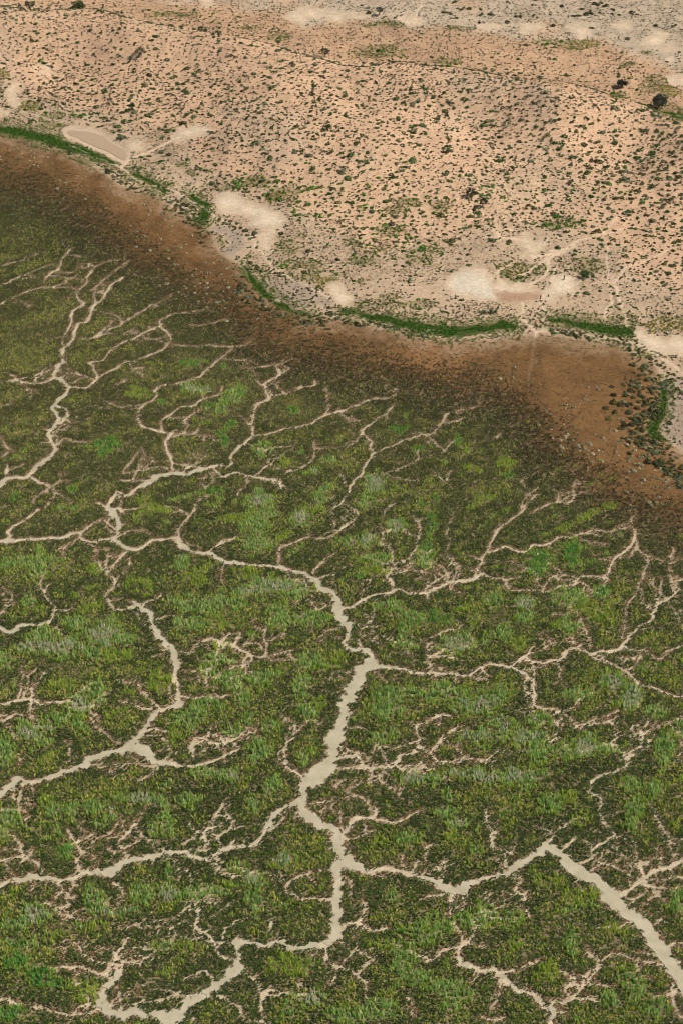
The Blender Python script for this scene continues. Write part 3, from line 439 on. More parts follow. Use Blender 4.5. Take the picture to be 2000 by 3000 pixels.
def world_line(t, pts, lake_side=True):
    s = src_pts(t, pts); wd = np.array([p[2] / 1.568 for p in pts])
    d = np.gradient(s, axis=0); L = np.maximum(np.hypot(d[:, 0], d[:, 1]), 1e-6)
    dep = PITCH + np.arctan((s[:, 1] - 1500) / F_PX)
    fac = (np.abs(d[:, 0]) / L) / np.sin(dep) * 0.85 + np.abs(d[:, 1]) / L * 0.9
    thin = np.interp(wd * 1.568, [5, 12, 22, 30, 44], [0.60, 0.55, 0.48, 0.54, 0.78]) if t not in 'AB' and lake_side else 1.0
    wm = wd * metres_per_px(s[:, 1]) * np.minimum(fac, 1.7) * thin
    x, y, _ = ground_at(s[:, 0], s[:, 1]) if t in 'ABDV' else (*unproject(s[:, 0], s[:, 1]), None)
    P = smooth_line(np.column_stack([x, y, wm]))
    q_ = 1.0 + np.minimum(P[:, 2], 3) * 0.25
    P[:, 0], P[:, 1] = P[:, 0] + 0.65 * q_ * fbm(P[:, 0] / 2.6, P[:, 1] / 2.6, 61), P[:, 1] + 0.65 * q_ * fbm(P[:, 0] / 2.6, P[:, 1] / 2.6, 62)
    P[:, 2] *= 1 + 0.35 * fbm(P[:, 0] / 1.7, P[:, 1] / 1.7, 63)
    return P

def burn(raster, wid, P, pad=2.8):
    for a, b in zip(P[:-1], P[1:]):
        m = pad + max(a[2], b[2]) / 2
        i0 = max(int((min(a[0], b[0]) - m - CX0) / CS), 0); i1 = min(int((max(a[0], b[0]) + m - CX0) / CS) + 1, cnx)
        j0 = max(int((min(a[1], b[1]) - m - CY0) / CS), 0); j1 = min(int((max(a[1], b[1]) + m - CY0) / CS) + 1, cny)
        if i0 >= i1 or j0 >= j1: continue
        X = CX0 + CS * (np.arange(i0, i1)[None, :] + 0.5); Y = CY0 + CS * (np.arange(j0, j1)[:, None] + 0.5)
        d, t = seg_d((X, Y), a[:2], b[:2])
        ww = a[2] + (b[2] - a[2]) * t
        d = d - ww / 2
        cur = raster[j0:j1, i0:i1]
        better = d < cur
        raster[j0:j1, i0:i1] = np.where(better, d, cur)
        if wid is not None:
            wid[j0:j1, i0:i1] = np.where(better, ww, wid[j0:j1, i0:i1])

LINES = [world_line(t, p) for t, p in CH]
for P in LINES:
    burn(csdf, cwid, P)
# hair-thin side creeks that leave the traced ones, wander, fork and run out
def creeklet(x, y, a, n, w0, fork):
    pts = [(x, y, w0)]
    for k in range(n):
        a += rng.normal(0, 0.27)
        x += 0.75 * math.cos(a); y += 0.75 * math.sin(a)
        wk = w0 + (0.10 - w0) * (k + 1) / n
        pts.append((x, y, wk))
        if fork and k > 2 and rng.random() < 0.13:
            creeklet(x, y, a + rng.choice([-1, 1]) * rng.uniform(0.6, 1.2), max(3, int((n - k) * 0.7)), wk, fork - 1)
    burn(csdf, cwid, np.array(pts), 0.9)
for P in LINES:
    L_ = np.hypot(*np.diff(P[:, :2], axis=0).T).sum()
    for _ in range(rng.poisson(L_ * (0.10 if P[:, 1].mean() < 330 else 0.06))):
        i = rng.integers(0, len(P) - 1); d = P[i + 1, :2] - P[i, :2]
        a = math.atan2(d[1], d[0]) + rng.choice([-1, 1]) * rng.uniform(0.5, 1.2)
        creeklet(P[i, 0], P[i, 1], a, int(rng.integers(5, 22)), rng.uniform(0.20, 0.42), 2)
jj, ii = np.mgrid[0:cny, 0:cnx]
CXg = CX0 + CS * (ii + 0.5); CYg = CY0 + CS * (jj + 0.5)
crough = (0.55 * fbm(CXg / 0.8, CYg / 0.8, 71, 2) + 0.40 * fbm(CXg / 3.0, CYg / 3.0, 72, 2)).astype(np.float32)
cr = csdf + crough * np.clip(0.02 + cwid * 0.75, 0.14, 1.6)

def clook(raster, x, y, default=3.0):
    u = (x - CX0) / CS - 0.5; v = (y - CY0) / CS - 0.5
    ok = (u > 0) & (v > 0) & (u < cnx - 2) & (v < cny - 2)
    iu = np.clip(u.astype(int), 0, cnx - 2); iv = np.clip(v.astype(int), 0, cny - 2)
    fu = np.clip(u - iu, 0, 1); fv = np.clip(v - iv, 0, 1)
    r = (raster[iv, iu] * (1 - fu) + raster[iv, iu + 1] * fu) * (1 - fv) + (raster[iv + 1, iu] * (1 - fu) + raster[iv + 1, iu + 1] * fu) * fv
    return np.where(ok, r, default)

# ------------------------------------------------------------------ materials
def new_mat(name):
    m = bpy.data.materials.new(name); m.use_nodes = True
    b = m.node_tree.nodes['Principled BSDF']
    b.inputs['Roughness'].default_value = 0.9
    b.inputs['Specular IOR Level'].default_value = 0.15
    return m, m.node_tree, b

def attr_colour(nt_):
    a = nt_.nodes.new('ShaderNodeAttribute'); a.attribute_name = 'col'
    return a.outputs['Color']

def noise(nt_, scale, detail=3, rough=0.6):
    tc = nt_.nodes.new('ShaderNodeTexCoord'); n = nt_.nodes.new('ShaderNodeTexNoise')
    n.inputs['Scale'].default_value = scale; n.inputs['Detail'].default_value = detail; n.inputs['Roughness'].default_value = rough
    nt_.links.new(tc.outputs['Object'], n.inputs['Vector'])
    return n.outputs['Fac']

def ramp(nt_, src, a, b, lo, hi):
    r = nt_.nodes.new('ShaderNodeMapRange'); r.inputs['From Min'].default_value = a; r.inputs['From Max'].default_value = b
    r.inputs['To Min'].default_value = lo; r.inputs['To Max'].default_value = hi
    nt_.links.new(src, r.inputs['Value'])
    return r.outputs['Result']

def mul_colour(nt_, col, fac):
    v = nt_.nodes.new('ShaderNodeVectorMath'); v.operation = 'SCALE'
    nt_.links.new(col, v.inputs[0]); nt_.links.new(fac, v.inputs['Scale'])
    return v.outputs[0]

M_GROUND, nt_, b_ = new_mat('earth')
c_ = attr_colour(nt_)
for sc, lo, hi in ((0.16, 0.90, 1.10), (0.9, 0.86, 1.14), (3.2, 0.72, 1.28)):
    c_ = mul_colour(nt_, c_, ramp(nt_, noise(nt_, sc, 4, 0.65), 0.3, 0.7, lo, hi))
nt_.links.new(c_, b_.inputs['Base Color'])
bp = nt_.nodes.new('ShaderNodeBump'); bp.inputs['Strength'].default_value = 0.6; bp.inputs['Distance'].default_value = 0.25
nt_.links.new(noise(nt_, 1.6, 5, 0.7), bp.inputs['Height']); nt_.links.new(bp.outputs[0], b_.inputs['Normal'])

M_WATER, nt_, b_ = new_mat('turbid_water')
cr_ = nt_.nodes.new('ShaderNodeValToRGB')
cr_.color_ramp.elements[0].color = (0.385, 0.335, 0.22, 1); cr_.color_ramp.elements[1].color = (0.53, 0.462, 0.325, 1)
cr_.color_ramp.elements[0].position = 0.3; cr_.color_ramp.elements[1].position = 0.7
nt_.links.new(noise(nt_, 0.30, 6, 0.65), cr_.inputs[0]); nt_.links.new(cr_.outputs[0], b_.inputs['Base Color'])
b_.inputs['Roughness'].default_value = 0.45; b_.inputs['Specular IOR Level'].default_value = 0.2

M_POND, nt_, b_ = new_mat('pond_mud')
cr_ = nt_.nodes.new('ShaderNodeValToRGB')
cr_.color_ramp.elements[0].color = (0.39, 0.28, 0.185, 1); cr_.color_ramp.elements[1].color = (0.45, 0.325, 0.22, 1)
nt_.links.new(noise(nt_, 0.5, 4), cr_.inputs[0]); nt_.links.new(cr_.outputs[0], b_.inputs['Base Color'])
b_.inputs['Roughness'].default_value = 0.6

def leaf_mat(name, colour=None, transl=0.25):
    m, n, b = new_mat(name)
    b.inputs['Roughness'].default_value = 0.75
    if colour is None:
        c = attr_colour(n)
    else:
        oi = n.nodes.new('ShaderNodeObjectInfo')
        rgb = n.nodes.new('ShaderNodeRGB'); rgb.outputs[0].default_value = (*colour, 1)
        c = mul_colour(n, rgb.outputs[0], ramp(n, oi.outputs['Random'], 0, 1, 0.75, 1.3))
        c = mul_colour(n, c, ramp(n, noise(n, 2.2, 3), 0.3, 0.7, 0.75, 1.3))
    n.links.new(c, b.inputs['Base Color'])
    tr = n.nodes.new('ShaderNodeBsdfTranslucent'); n.links.new(c, tr.inputs[0])
    mx = n.nodes.new('ShaderNodeMixShader'); mx.inputs[0].default_value = transl
    n.links.new(b.outputs[0], mx.inputs[1]); n.links.new(tr.outputs[0], mx.inputs[2])
    n.links.new(mx.outputs[0], n.nodes['Material Output'].inputs[0])
    return m
M_LEAF = leaf_mat('foliage', None, 0.32)

# ------------------------------------------------------------------ mesh helpers
def link(o):
    COL.objects.link(o); return o

def fast_mesh(name, verts, faces_n, loops, colours=None):
    """verts (N,3); faces_n: vertices per face (3 or 4, constant); loops flat index array"""
    me = bpy.data.meshes.new(name)
    nf = len(loops) // faces_n
    me.vertices.add(len(verts)); me.vertices.foreach_set('co', np.ascontiguousarray(verts, np.float32).ravel())
    me.loops.add(len(loops)); me.loops.foreach_set('vertex_index', np.ascontiguousarray(loops, np.int32))
    me.polygons.add(nf); me.polygons.foreach_set('loop_start', np.arange(0, len(loops), faces_n, dtype=np.int32))
    if colours is not None:
        a = me.attributes.new('col', 'FLOAT_COLOR', 'POINT')
        c4 = np.ones((len(verts), 4), np.float32); c4[:, :3] = np.clip(colours, 0.004, 0.95)
        a.data.foreach_set('color', c4.ravel())
    me.update(calc_edges=True)
    return me

def add_obj(name, me, mat, **props):
    o = link(bpy.data.objects.new(name, me))
    if mat: me.materials.append(mat)
    for k, v in props.items(): o[k] = v
    return o

def mix(a, b, t):
    return a + (np.asarray(b) - a) * np.asarray(t)[..., None]

# ------------------------------------------------------------------ the ground sheet
def axis(core0, core1, step, far0, far1):
    core = np.arange(core0, core1 + step / 2, step)
    out, p, s = [], core1, step
    while p < far1: s *= 1.28; p += s; out.append(p)
    inn, p, s = [], core0, step
    while p > far0: s *= 1.28; p -= s; inn.append(p)
    return np.concatenate([inn[::-1], core, out])
ax = axis(-165, 165, 0.48, -6000, 6000); ay = axis(196, 770, 0.62, -1500, 9000)
ay = np.concatenate([ay[ay < 200], np.arange(200, 420, 0.40), ay[ay > 420.2]])
GXw, GYw = np.meshgrid(ax, ay)
gxw, gyw = GXw.ravel(), GYw.ravel()
gz = height(gxw, gyw)
ppx, ppy = project(gxw, gyw, gz)

SAND = np.array((0.585, 0.378, 0.235)); MARGIN = np.array((0.48, 0.345, 0.225)); FLAT = np.array((0.50, 0.318, 0.190)); PLAIN = np.array((0.47, 0.365, 0.255))
PANC = dict(pan=np.array((0.58, 0.44, 0.30)), white=np.array((0.63, 0.53, 0.40)), red=np.array((0.37, 0.215, 0.125)), grey=np.array((0.36, 0.272, 0.195)))
BROWN = np.array((0.182, 0.097, 0.037)); MUD = np.array((0.215, 0.165, 0.095)); MUDPALE = np.array((0.52, 0.44, 0.30))

def ground_colour(x, y, px, py):
    n1 = fbm(x / 26, y / 34, 81, 3); n2 = fbm(x / 7, y / 9, 83, 3); n3 = fbm(x / 2.2, y / 2.2, 85, 2)
    c = np.repeat(MARGIN[None], len(x), 0) * (1 + 0.10 * n1 + 0.10 * n2)[:, None]
    low = look('low', px, py)
    c = mix(c, SAND * (1 + 0.10 * n1[:, None] + 0.05 * n2[:, None]), sstep(-45, 60, low + 35 * n2))
    c = mix(c, (0.49, 0.355, 0.235), sstep(0.0, 0.6, fbm(x / 30, y / 45, 87, 3)) * 0.6)
    cre = look('crest', px, py)
    c = mix(c, FLAT * (1 + 0.14 * n1 + 0.10 * n2)[:, None], sstep(0, -14, cre))
    pl = look('plain', px, py)
    c = mix(c, mix(np.repeat(PLAIN[None], len(x), 0) * (1 + 0.10 * n2)[:, None], FLAT * 1.05, sstep(0.15, 0.6, n1) * 0.6), sstep(-20, 26, pl + 14 * n2))
    herb = look('herb', px, py)
    c = mix(c, (0.28, 0.22, 0.10), sstep(0.1, 0.75, herb + 0.3 * n3) * 0.45)
    for k in ('grey', 'pan'):
        d = look(k, px, py)
        c = mix(c, PANC[k] * (1 + 0.06 * n2)[:, None], sstep(12, -8, d + 9 * n3 + 14 * n2))
    c = mix(c, np.array((0.70, 0.565, 0.41)), sstep(-3, -26, look('pan', px, py) + 8 * n3 + 12 * n2) * 0.8)
    for k in ('white', 'red'):
        c = mix(c, PANC[k] * (1 + 0.06 * n2)[:, None], sstep(16, -12, look(k, px, py) + 10 * n3 + 14 * n2) * (0.85 if k == 'red' else 1))
    kd = look('kidney', px, py)
    c = mix(c, np.array((0.56, 0.43, 0.30)), sstep(16, 0, kd + 5 * n3))
    # lake bed
    lk = look('lake', px, py); ms = look('marsh', px, py)
    br = BROWN[None] * (1 + 0.25 * n1 + 0.28 * n2 + 0.20 * n3)[:, None]
    br = mix(br, (0.27, 0.135, 0.055), sstep(0.0, 0.5, n1) * 0.75)
    br = mix(br, (0.11, 0.078, 0.036), sstep(130, -10, ms) * 0.6)
    pale_edge = sstep(-52, 2, lk + 30 * n2 + 16 * n3)
    br = mix(br, (0.335, 0.23, 0.135), pale_edge * 0.75)
    c = mix(c, br, sstep(10, -10, lk))
    mud = MUD[None] * (1 + 0.15 * n2 + 0.25 * n3)[:, None]
    cs = clook(csdf, x, y)
    cw_ = clook(cwid, x, y, 0)
    mud = mix(mud, (0.40, 0.31, 0.19), sstep(1.2, 0.3, cs) * 0.7)
    pale = mix(np.repeat(np.array((0.54, 0.43, 0.29))[None], len(x), 0), MUDPALE, sstep(0.35, 1.3, cw_))
    mud = mix(mud, pale, sstep(0.35, -0.15, cs + 0.3 * n3))
    c = mix(c, mud, sstep(40, -50, ms + 18 * n2))
    st = look('strip', px, py)
    c = mix(c, (0.05, 0.075, 0.015), sstep(6, -3, st + 4 * n3))
    return c

gcol = ground_colour(gxw, gyw, ppx, ppy)

# narrow animal tracks: a raster of their own so they stay crisp
tsdf = None
TX0, TX1, TY0, TY1 = -150.0, 150.0, 330.0, 800.0
ny, nx = len(ay), len(ax)
trail = np.full(len(gxw), 3.0)
TR = [world_line(t, p, False) for t, p in TRAILS]
for P in TR:
    P[:, 2] *= 0.58
    for a, b in zip(P[:-1], P[1:]):
        m = 3.0
        i0, i1 = np.searchsorted(ax, [min(a[0], b[0]) - m, max(a[0], b[0]) + m]); j0, j1 = np.searchsorted(ay, [min(a[1], b[1]) - m, max(a[1], b[1]) + m])
        if i0 >= i1 or j0 >= j1: continue
        d, t = seg_d((ax[i0:i1][None, :], ay[j0:j1][:, None]), a[:2], b[:2])
        v = trail.reshape(ny, nx)[j0:j1, i0:i1]
        np.minimum(v, d - (a[2] + (b[2] - a[2]) * t) / 2, out=v)
lk_v = look('lake', ppx, ppy)
gcol = mix(gcol, np.array((0.70, 0.53, 0.37)), sstep(0.45, -0.15, trail) * np.where(lk_v < -12, 0.12, 0.62))

cs_v = clook(csdf, gxw, gyw)
gz = gz - 0.12 * sstep(2.6, 0.8, cs_v) * (look('lake', ppx, ppy) < 0)
kd_v = look('kidney', ppx, ppy)
kx, ky, kz = ground_at(kid[:, 0], kid[:, 1])
POND_Z = float(np.min(kz)) - 0.05
gz = np.where(kd_v < 26, gz + (POND_Z - 0.12 + np.clip(kd_v, 0, 26) * 0.02 - gz) * sstep(26, 4, kd_v), gz)

trail2 = trail.reshape(ny, nx)
def trail_at(x, y):
    return trail2[np.clip(np.searchsorted(ay, y), 0, ny - 1), np.clip(np.searchsorted(ax, x), 0, nx - 1)]
idx = np.arange(nx * ny).reshape(ny, nx)
loops = np.stack([idx[:-1, :-1], idx[:-1, 1:], idx[1:, 1:], idx[1:, :-1]], -1).reshape(-1)
me = fast_mesh('ground', np.column_stack([gxw, gyw, gz]), 4, loops, gcol)
me.polygons.foreach_set('use_smooth', np.ones(len(me.polygons), bool))
ground = add_obj('ground', me, M_GROUND, kind='structure')

def surf(x, y):
    z = height(x, y)
    return z - 0.0

# ------------------------------------------------------------------ water in the wide channels and in the kidney shaped pond
wide = (cr < -0.02) & (cwid > 1.05 + 0.5 * fbm(CXg / 9, CYg / 9, 91, 2))
lim_x, lim_y = project(CXg, CYg, 0.0)
wide &= (lim_x > -500) & (lim_x < 2500)
jw, iw = np.nonzero(wide)
vid = np.full((cny + 1, cnx + 1), -1, np.int64)
used = np.zeros((cny + 1, cnx + 1), bool)
for a, b in ((0, 0), (0, 1), (1, 1), (1, 0)):
    used[jw + a, iw + b] = True
vid[used] = np.arange(used.sum())
vj, vi = np.nonzero(used)
vx = CX0 + CS * vi; vy = CY0 + CS * vj
vx = vx + rng.uniform(-0.07, 0.07, len(vx)); vy = vy + rng.uniform(-0.07, 0.07, len(vy))
lp = np.stack([vid[jw, iw], vid[jw, iw + 1], vid[jw + 1, iw + 1], vid[jw + 1, iw]], -1).reshape(-1)
me = fast_mesh('creek_water', np.column_stack([vx, vy, np.full(len(vx), -0.02)]), 4, lp)
add_obj('creek_water', me, M_WATER, kind='structure')

P = smooth_line(np.vstack([np.column_stack([kx, ky]), [(kx[0], ky[0])]]), 6)[:-1]
P = P + 0.25 * np.column_stack([fbm(P[:, 0] / 2, P[:, 1] / 2, 95), fbm(P[:, 0] / 2, P[:, 1] / 2, 96)])
me = bpy.data.meshes.new('pond_water')
me.from_pydata([(p[0], p[1], POND_Z) for p in P], [], [list(range(len(P)))[::-1]])
po = add_obj('pond_water', me, M_POND, kind='structure')
if me.polygons[0].normal.z < 0: me.flip_normals()

# ------------------------------------------------------------------ ground-cover builders: many small leaf blades in one mesh
def blades(name, x, y, z, h, r, colour, nb, lean=0.35, width=0.10, jitter=0.25, spread='up', label_kind='stuff'):
    """each plant gets nb leaf blades; spread 'up' = upright sedge, 'bush' = leaves turned every way in a low mound"""
    N = len(x)
    if N == 0: return None
    def u(a, b): return rng.uniform(a, b, (N, nb)).astype(np.float32)
    ang = u(0, 2 * np.pi); rad = np.sqrt(u(0, 1)) * r[:, None]
    bx = x[:, None] + rad * np.cos(ang); by = y[:, None] + rad * np.sin(ang); bz = np.broadcast_to(z[:, None], (N, nb)).astype(np.float32)
    wa = u(0, 2 * np.pi)
    if spread == 'up':
        hh = h[:, None] * u(0.6, 1.1)
        la = u(0, 2 * np.pi); ll = u(0, lean) * hh
        ww = (width * u(0.7, 1.3))
        p0 = np.stack([bx - np.cos(wa) * ww / 2, by - np.sin(wa) * ww / 2, bz - 0.03], -1)
        p1 = np.stack([bx + np.cos(wa) * ww / 2, by + np.sin(wa) * ww / 2, bz - 0.03], -1)
        p2 = np.stack([bx + np.cos(la) * ll + np.cos(wa) * ww * 0.28, by + np.sin(la) * ll + np.sin(wa) * ww * 0.28, bz + hh], -1)
        p3 = np.stack([bx + np.cos(la) * ll - np.cos(wa) * ww * 0.28, by + np.sin(la) * ll - np.sin(wa) * ww * 0.28, bz + hh * 0.97], -1)
    else:
        dome = np.sqrt(np.clip(1 - (rad / np.maximum(r[:, None], 1e-3)) ** 2, 0.08, 1))
        cz = bz + h[:, None] * dome * u(0.55, 1.0)
        el = u(-0.5, 0.9); s = width * u(0.7, 1.4)
        d1 = np.stack([np.cos(wa), np.sin(wa), np.zeros_like(wa)], -1)
        d2 = np.stack([-np.sin(wa) * np.cos(el), np.cos(wa) * np.cos(el), np.sin(el)], -1)
        c = np.stack([bx, by, cz], -1)
        p0 = c - d1 * s[..., None] * 0.5 - d2 * s[..., None] * 0.6; p1 = c + d1 * s[..., None] * 0.5 - d2 * s[..., None] * 0.5
        p2 = c + d1 * s[..., None] * 0.4 + d2 * s[..., None] * 0.6; p3 = c - d1 * s[..., None] * 0.45 + d2 * s[..., None] * 0.5
    V = np.stack([p0, p1, p2, p3], 2).reshape(-1, 3)
    jit = 1 + jitter * (rng.random((N, nb, 1)).astype(np.float32) * 2 - 1)
    C = np.repeat((colour[:, None, :] * jit).reshape(-1, 3), 4, 0)
    me = fast_mesh(name, V, 4, np.arange(len(V)), C)
    return add_obj(name, me, M_LEAF, kind='stuff')

def scatter(x0, x1, y0, y1, step):
    nx_, ny_ = int((x1 - x0) / step), int((y1 - y0) / step)
    X, Y = np.meshgrid(np.arange(nx_), np.arange(ny_))
    X = x0 + (X.ravel() + rng.random(nx_ * ny_)) * step; Y = y0 + (Y.ravel() + rng.random(nx_ * ny_)) * step
    return X, Y

def in_view(x, y, z, mx=260, my=160):
    px, py = project(x, y, z)
    k = (px > -mx) & (px < 2000 + mx) & (py > -my) & (py < 3000 + my)
    return k, px, py

def pick(palette, n, weights=None):
    p = np.array(palette); i = rng.choice(len(p), n, p=weights)
    return p[i]

# ---- marsh
X, Y = scatter(-150, 150, 182, 580, 0.33)
z = surf(X, Y); k, px, py = in_view(X, Y, z, 420, 420)
X, Y, z, px, py = X[k], Y[k], z[k], px[k], py[k]
ms = look('marsh', px, py); lk = look('lake', px, py)
cs = clook(cr, X, Y); cw = clook(cwid, X, Y, 0)
ua = X * 0.82 + Y * 0.57 + 4 * fbm(X / 15, Y / 15, 115, 2); va = -X * 0.57 + Y * 0.82 + 4 * fbm(X / 13, Y / 13, 116, 2)
n6 = fbm(ua / 13, va / 4.6, 101, 3); n2 = fbm(X / 1.8, Y / 1.8, 103, 2); n1 = fbm(X / 0.7, Y / 0.7, 105, 2); n20 = fbm(X / 26, Y / 30, 107, 2)
ridge = np.abs(fbm(X / 5.2, Y / 6.2, 109, 2)) + 0.25 * np.abs(n2)
thin_on = sstep(-0.05, 0.5, fbm(X / 13, Y / 13, 111, 2) - 0.1)
bare = (cs < 0.06 + 0.05 * n1) | (ridge < 0.05 * thin_on + 0.012)
trans = sstep(130, -110, ms)                       # 0 on the brown shore .. 1 well into the marsh
dens = 0.05 * sstep(110, 40, ms) * (lk < -25) + trans * (0.80 + 0.15 * n2 + 0.55 * n1)
reed = np.stack([look('reed%d' % q, px, py) for q in range(5)])
reed[0] = np.maximum(reed[0], 0.46 * sstep(0.26, 0.6, fbm(ua / 16, va / 4.2, 117, 3)) * sstep(900, 1900, py) * sstep(0.8, 2.5, cs))
reed[2] = np.maximum(reed[2], 0.5 * sstep(0.25, 0.6, fbm(ua / 12, va / 3.6, 118, 3)) * sstep(900, 1700, py) * sstep(0.8, 2.5, cs))
reed[3] *= 0.8
reed = np.clip(reed + 0.40 * n2 + 0.14 * n1 - 0.02, 0, 2) * (reed > 0.01)
keep = (~bare) & (rng.random(len(X)) < dens) & (lk < -18)
X, Y, z, px, py, ms, cs, cw, n6, n2, n1, n20, trans, reed = [a[keep] if a.ndim == 1 else a[:, keep] for a in (X, Y, z, px, py, ms, cs, cw, n6, n2, n1, n20, trans, reed)]
yel = look('yellow', px, py)
best = reed.argmax(0); rs = reed.max(0)
U = rng.random(len(X))
near = sstep(1300, 2400, py)
sed_p = np.clip(0.44 + 1.5 * n6 + 0.6 * n2 + 0.12 * near, 0.03, 0.95) * sstep(40, -240, ms) * sstep(0.3, 2.2, cs)
halo = sstep(0.02, 0.25, rs) * 0.6
is_reed = (rs > 0.27) & ((best != 3) | (rng.random(len(X)) < 0.45)) & (rng.random(len(X)) < sstep(0.2, 0.55, rs) * 0.6 + 0.4)
is_yel = (~is_reed) & (yel > 0.25) & (U < yel * 0.9)
is_sed = (~is_reed) & (~is_yel) & (U < np.maximum(sed_p * 0.72, halo * 0.85))
is_rust = (~is_reed) & (~is_yel) & (~is_sed) & (cs < 0.75 + 0.4 * n2) & (rng.random(len(X)) < 0.75 * sstep(-0.35, 0.35, n20 + 0.5 * n2 + 0.2))
is_sam = ~(is_reed | is_yel | is_sed | is_rust)
def cut(m): return X[m], Y[m], z[m], m.sum()
# samphire
x_, y_, z_, n_ = cut(is_sam)
col = 1.2 * pick([(0.048, 0.072, 0.020), (0.075, 0.100, 0.026), (0.105, 0.108, 0.036), (0.066, 0.115, 0.020), (0.26, 0.205, 0.11)], n_, [0.32, 0.29, 0.12, 0.19, 0.08])
tb = 1 - sstep(60, -190, ms[is_sam])
col = mix(col, pick([(0.085, 0.058, 0.028), (0.13, 0.09, 0.045), (0.055, 0.050, 0.024)], n_), np.clip(tb * 1.1 - 0.05, 0, 0.9) * (rng.random(n_) < 0.8))
oliv = sstep(1800, 1000, py[is_sam]) * 0.75 * sstep(-40, -160, ms[is_sam])
col = mix(col, (0.19, 0.16, 0.066), oliv * rng.random(n_))
col = col * (1 + 0.25 * n2[is_sam] + 0.15 * n20[is_sam])[:, None]
big_ = 1.12 + 0.7 * n1[is_sam]
blades('samphire', x_, y_, z_, rng.uniform(0.16, 0.46, n_) * big_, rng.uniform(0.15, 0.32, n_) * big_, col, 6, width=0.18, spread='bush', jitter=0.4)
# rust fringe
x_, y_, z_, n_ = cut(is_rust)
col = pick([(0.22, 0.115, 0.05), (0.30, 0.17, 0.08), (0.16, 0.095, 0.045), (0.10, 0.085, 0.035), (0.36, 0.25, 0.14)], n_)
blades('rusty_samphire', x_, y_, z_, rng.uniform(0.10, 0.22, n_), rng.uniform(0.12, 0.22, n_), col, 5, width=0.15, spread='bush', jitter=0.3)
# sedge
x_, y_, z_, n_ = cut(is_sed)
col = 2.6 * pick([(0.200, 0.230, 0.038), (0.37, 0.355, 0.070), (0.125, 0.180, 0.028), (0.33, 0.28, 0.11), (0.080, 0.125, 0.022)], n_, [0.3, 0.19, 0.25, 0.09, 0.17])
col = mix(col, (0.20, 0.36, 0.07), sstep(0.1, 0.35, rs[is_sed]) * 0.45)
col = mix(col, (0.62, 0.49, 0.24), sstep(1900, 1150, py[is_sed]) * 0.75 * sstep(-0.3, 0.5, n20[is_sed] + n2[is_sed]) * rng.random(n_))
hs = rng.uniform(0.25, 0.7, n_) * (0.75 + 0.4 * near[is_sed])
blades('sedge', x_, y_, z_, hs, rng.uniform(0.06, 0.14, n_), col, 10, width=0.085, lean=0.45, jitter=0.45)
# reeds
x_, y_, z_, n_ = cut(is_reed)
b_k = best[is_reed]; rr = rs[is_reed]
col = np.zeros((n_, 3))
pal = {0: [(0.160, 0.245, 0.070), (0.220, 0.300, 0.115), (0.300, 0.345, 0.130), (0.090, 0.155, 0.030)],
       1: [(0.31, 0.30, 0.21), (0.35, 0.32, 0.24), (0.16, 0.24, 0.09), (0.25, 0.29, 0.16)],
       2: [(0.21, 0.26, 0.045), (0.26, 0.29, 0.055), (0.14, 0.21, 0.04), (0.17, 0.20, 0.05)],
       3: [(0.20, 0.155, 0.09), (0.17, 0.15, 0.075), (0.12, 0.13, 0.045), (0.22, 0.18, 0.115)],
       4: [(0.085, 0.20, 0.045), (0.11, 0.23, 0.055), (0.17, 0.25, 0.05), (0.06, 0.14, 0.03)]}
for q in range(5):
    m = b_k == q
    if q == 1:
        inner = pick(pal[1], m.sum()); outer = pick(pal[0], m.sum())
        col[m] = mix(outer, inner, (rr[m] + 0.3 * rng.random(m.sum()) > 0.72).astype(float))
    else:
        col[m] = pick(pal[q], m.sum())
edge = (rr < 0.46) & (b_k != 3)
col[edge] = mix(col[edge], (0.22, 0.27, 0.05), np.full(edge.sum(), 0.6))
hr = rng.uniform(0.5, 0.95, n_) * np.where(b_k == 3, 0.6, 1.0) * (0.85 + 0.35 * near[is_reed])
th_ = rng.random(n_) < 0.7
blades('reeds', x_[th_], y_[th_], z_[th_], hr[th_] * rng.uniform(0.8, 1.3, th_.sum()), rng.uniform(0.09, 0.18, th_.sum()), col[th_] * 2.5, 12, width=0.085, lean=0.25, jitter=0.45)
# yellow flowering herbs
x_, y_, z_, n_ = cut(is_yel)
col = pick([(0.34, 0.30, 0.025), (0.19, 0.23, 0.04), (0.42, 0.36, 0.03), (0.12, 0.17, 0.035)], n_)
blades('yellow_flowers', x_, y_, z_, rng.uniform(0.25, 0.5, n_), rng.uniform(0.1, 0.2, n_), col, 6, width=0.12, spread='bush')

# ---- bright sedge strips of the old shoreline, and low herbs on the dry ground
X, Y = scatter(-150, 150, 330, 800, 0.62)
z = surf(X, Y); k, px, py = in_view(X, Y, z, 300, 60)
X, Y, z, px, py = X[k], Y[k], z[k], px[k], py[k]
st = look('strip', px, py); lk = look('lake', px, py); hb = look('herb', px, py); ye = look('yellow', px, py); kd = look('kidney', px, py)
pan = np.minimum.reduce([look(q, px, py) for q in ('pan', 'white', 'red')]); grey = look('grey', px, py)
pl = look('plain', px, py); cre = look('crest', px, py); low = look('low', px, py)
n2 = fbm(X / 2.5, Y / 2.5, 121, 2); n10 = fbm(X / 12, Y / 15, 123, 3)
U = rng.random(len(X))
free = (pan > 5) & (kd > 14)
m = (st + 13 * n2 + 9 * n10 < 0) & (U < 0.8)
sx_, sy_ = np.repeat(X[m], 3), np.repeat(Y[m], 3)
sx_ = sx_ + rng.uniform(-0.35, 0.35, len(sx_)); sy_ = sy_ + rng.uniform(-0.35, 0.35, len(sy_))
col = 1.9 * pick([(0.045, 0.120, 0.014), (0.060, 0.155, 0.018), (0.035, 0.090, 0.014), (0.12, 0.170, 0.03)], len(sx_), [0.35, 0.3, 0.25, 0.1])
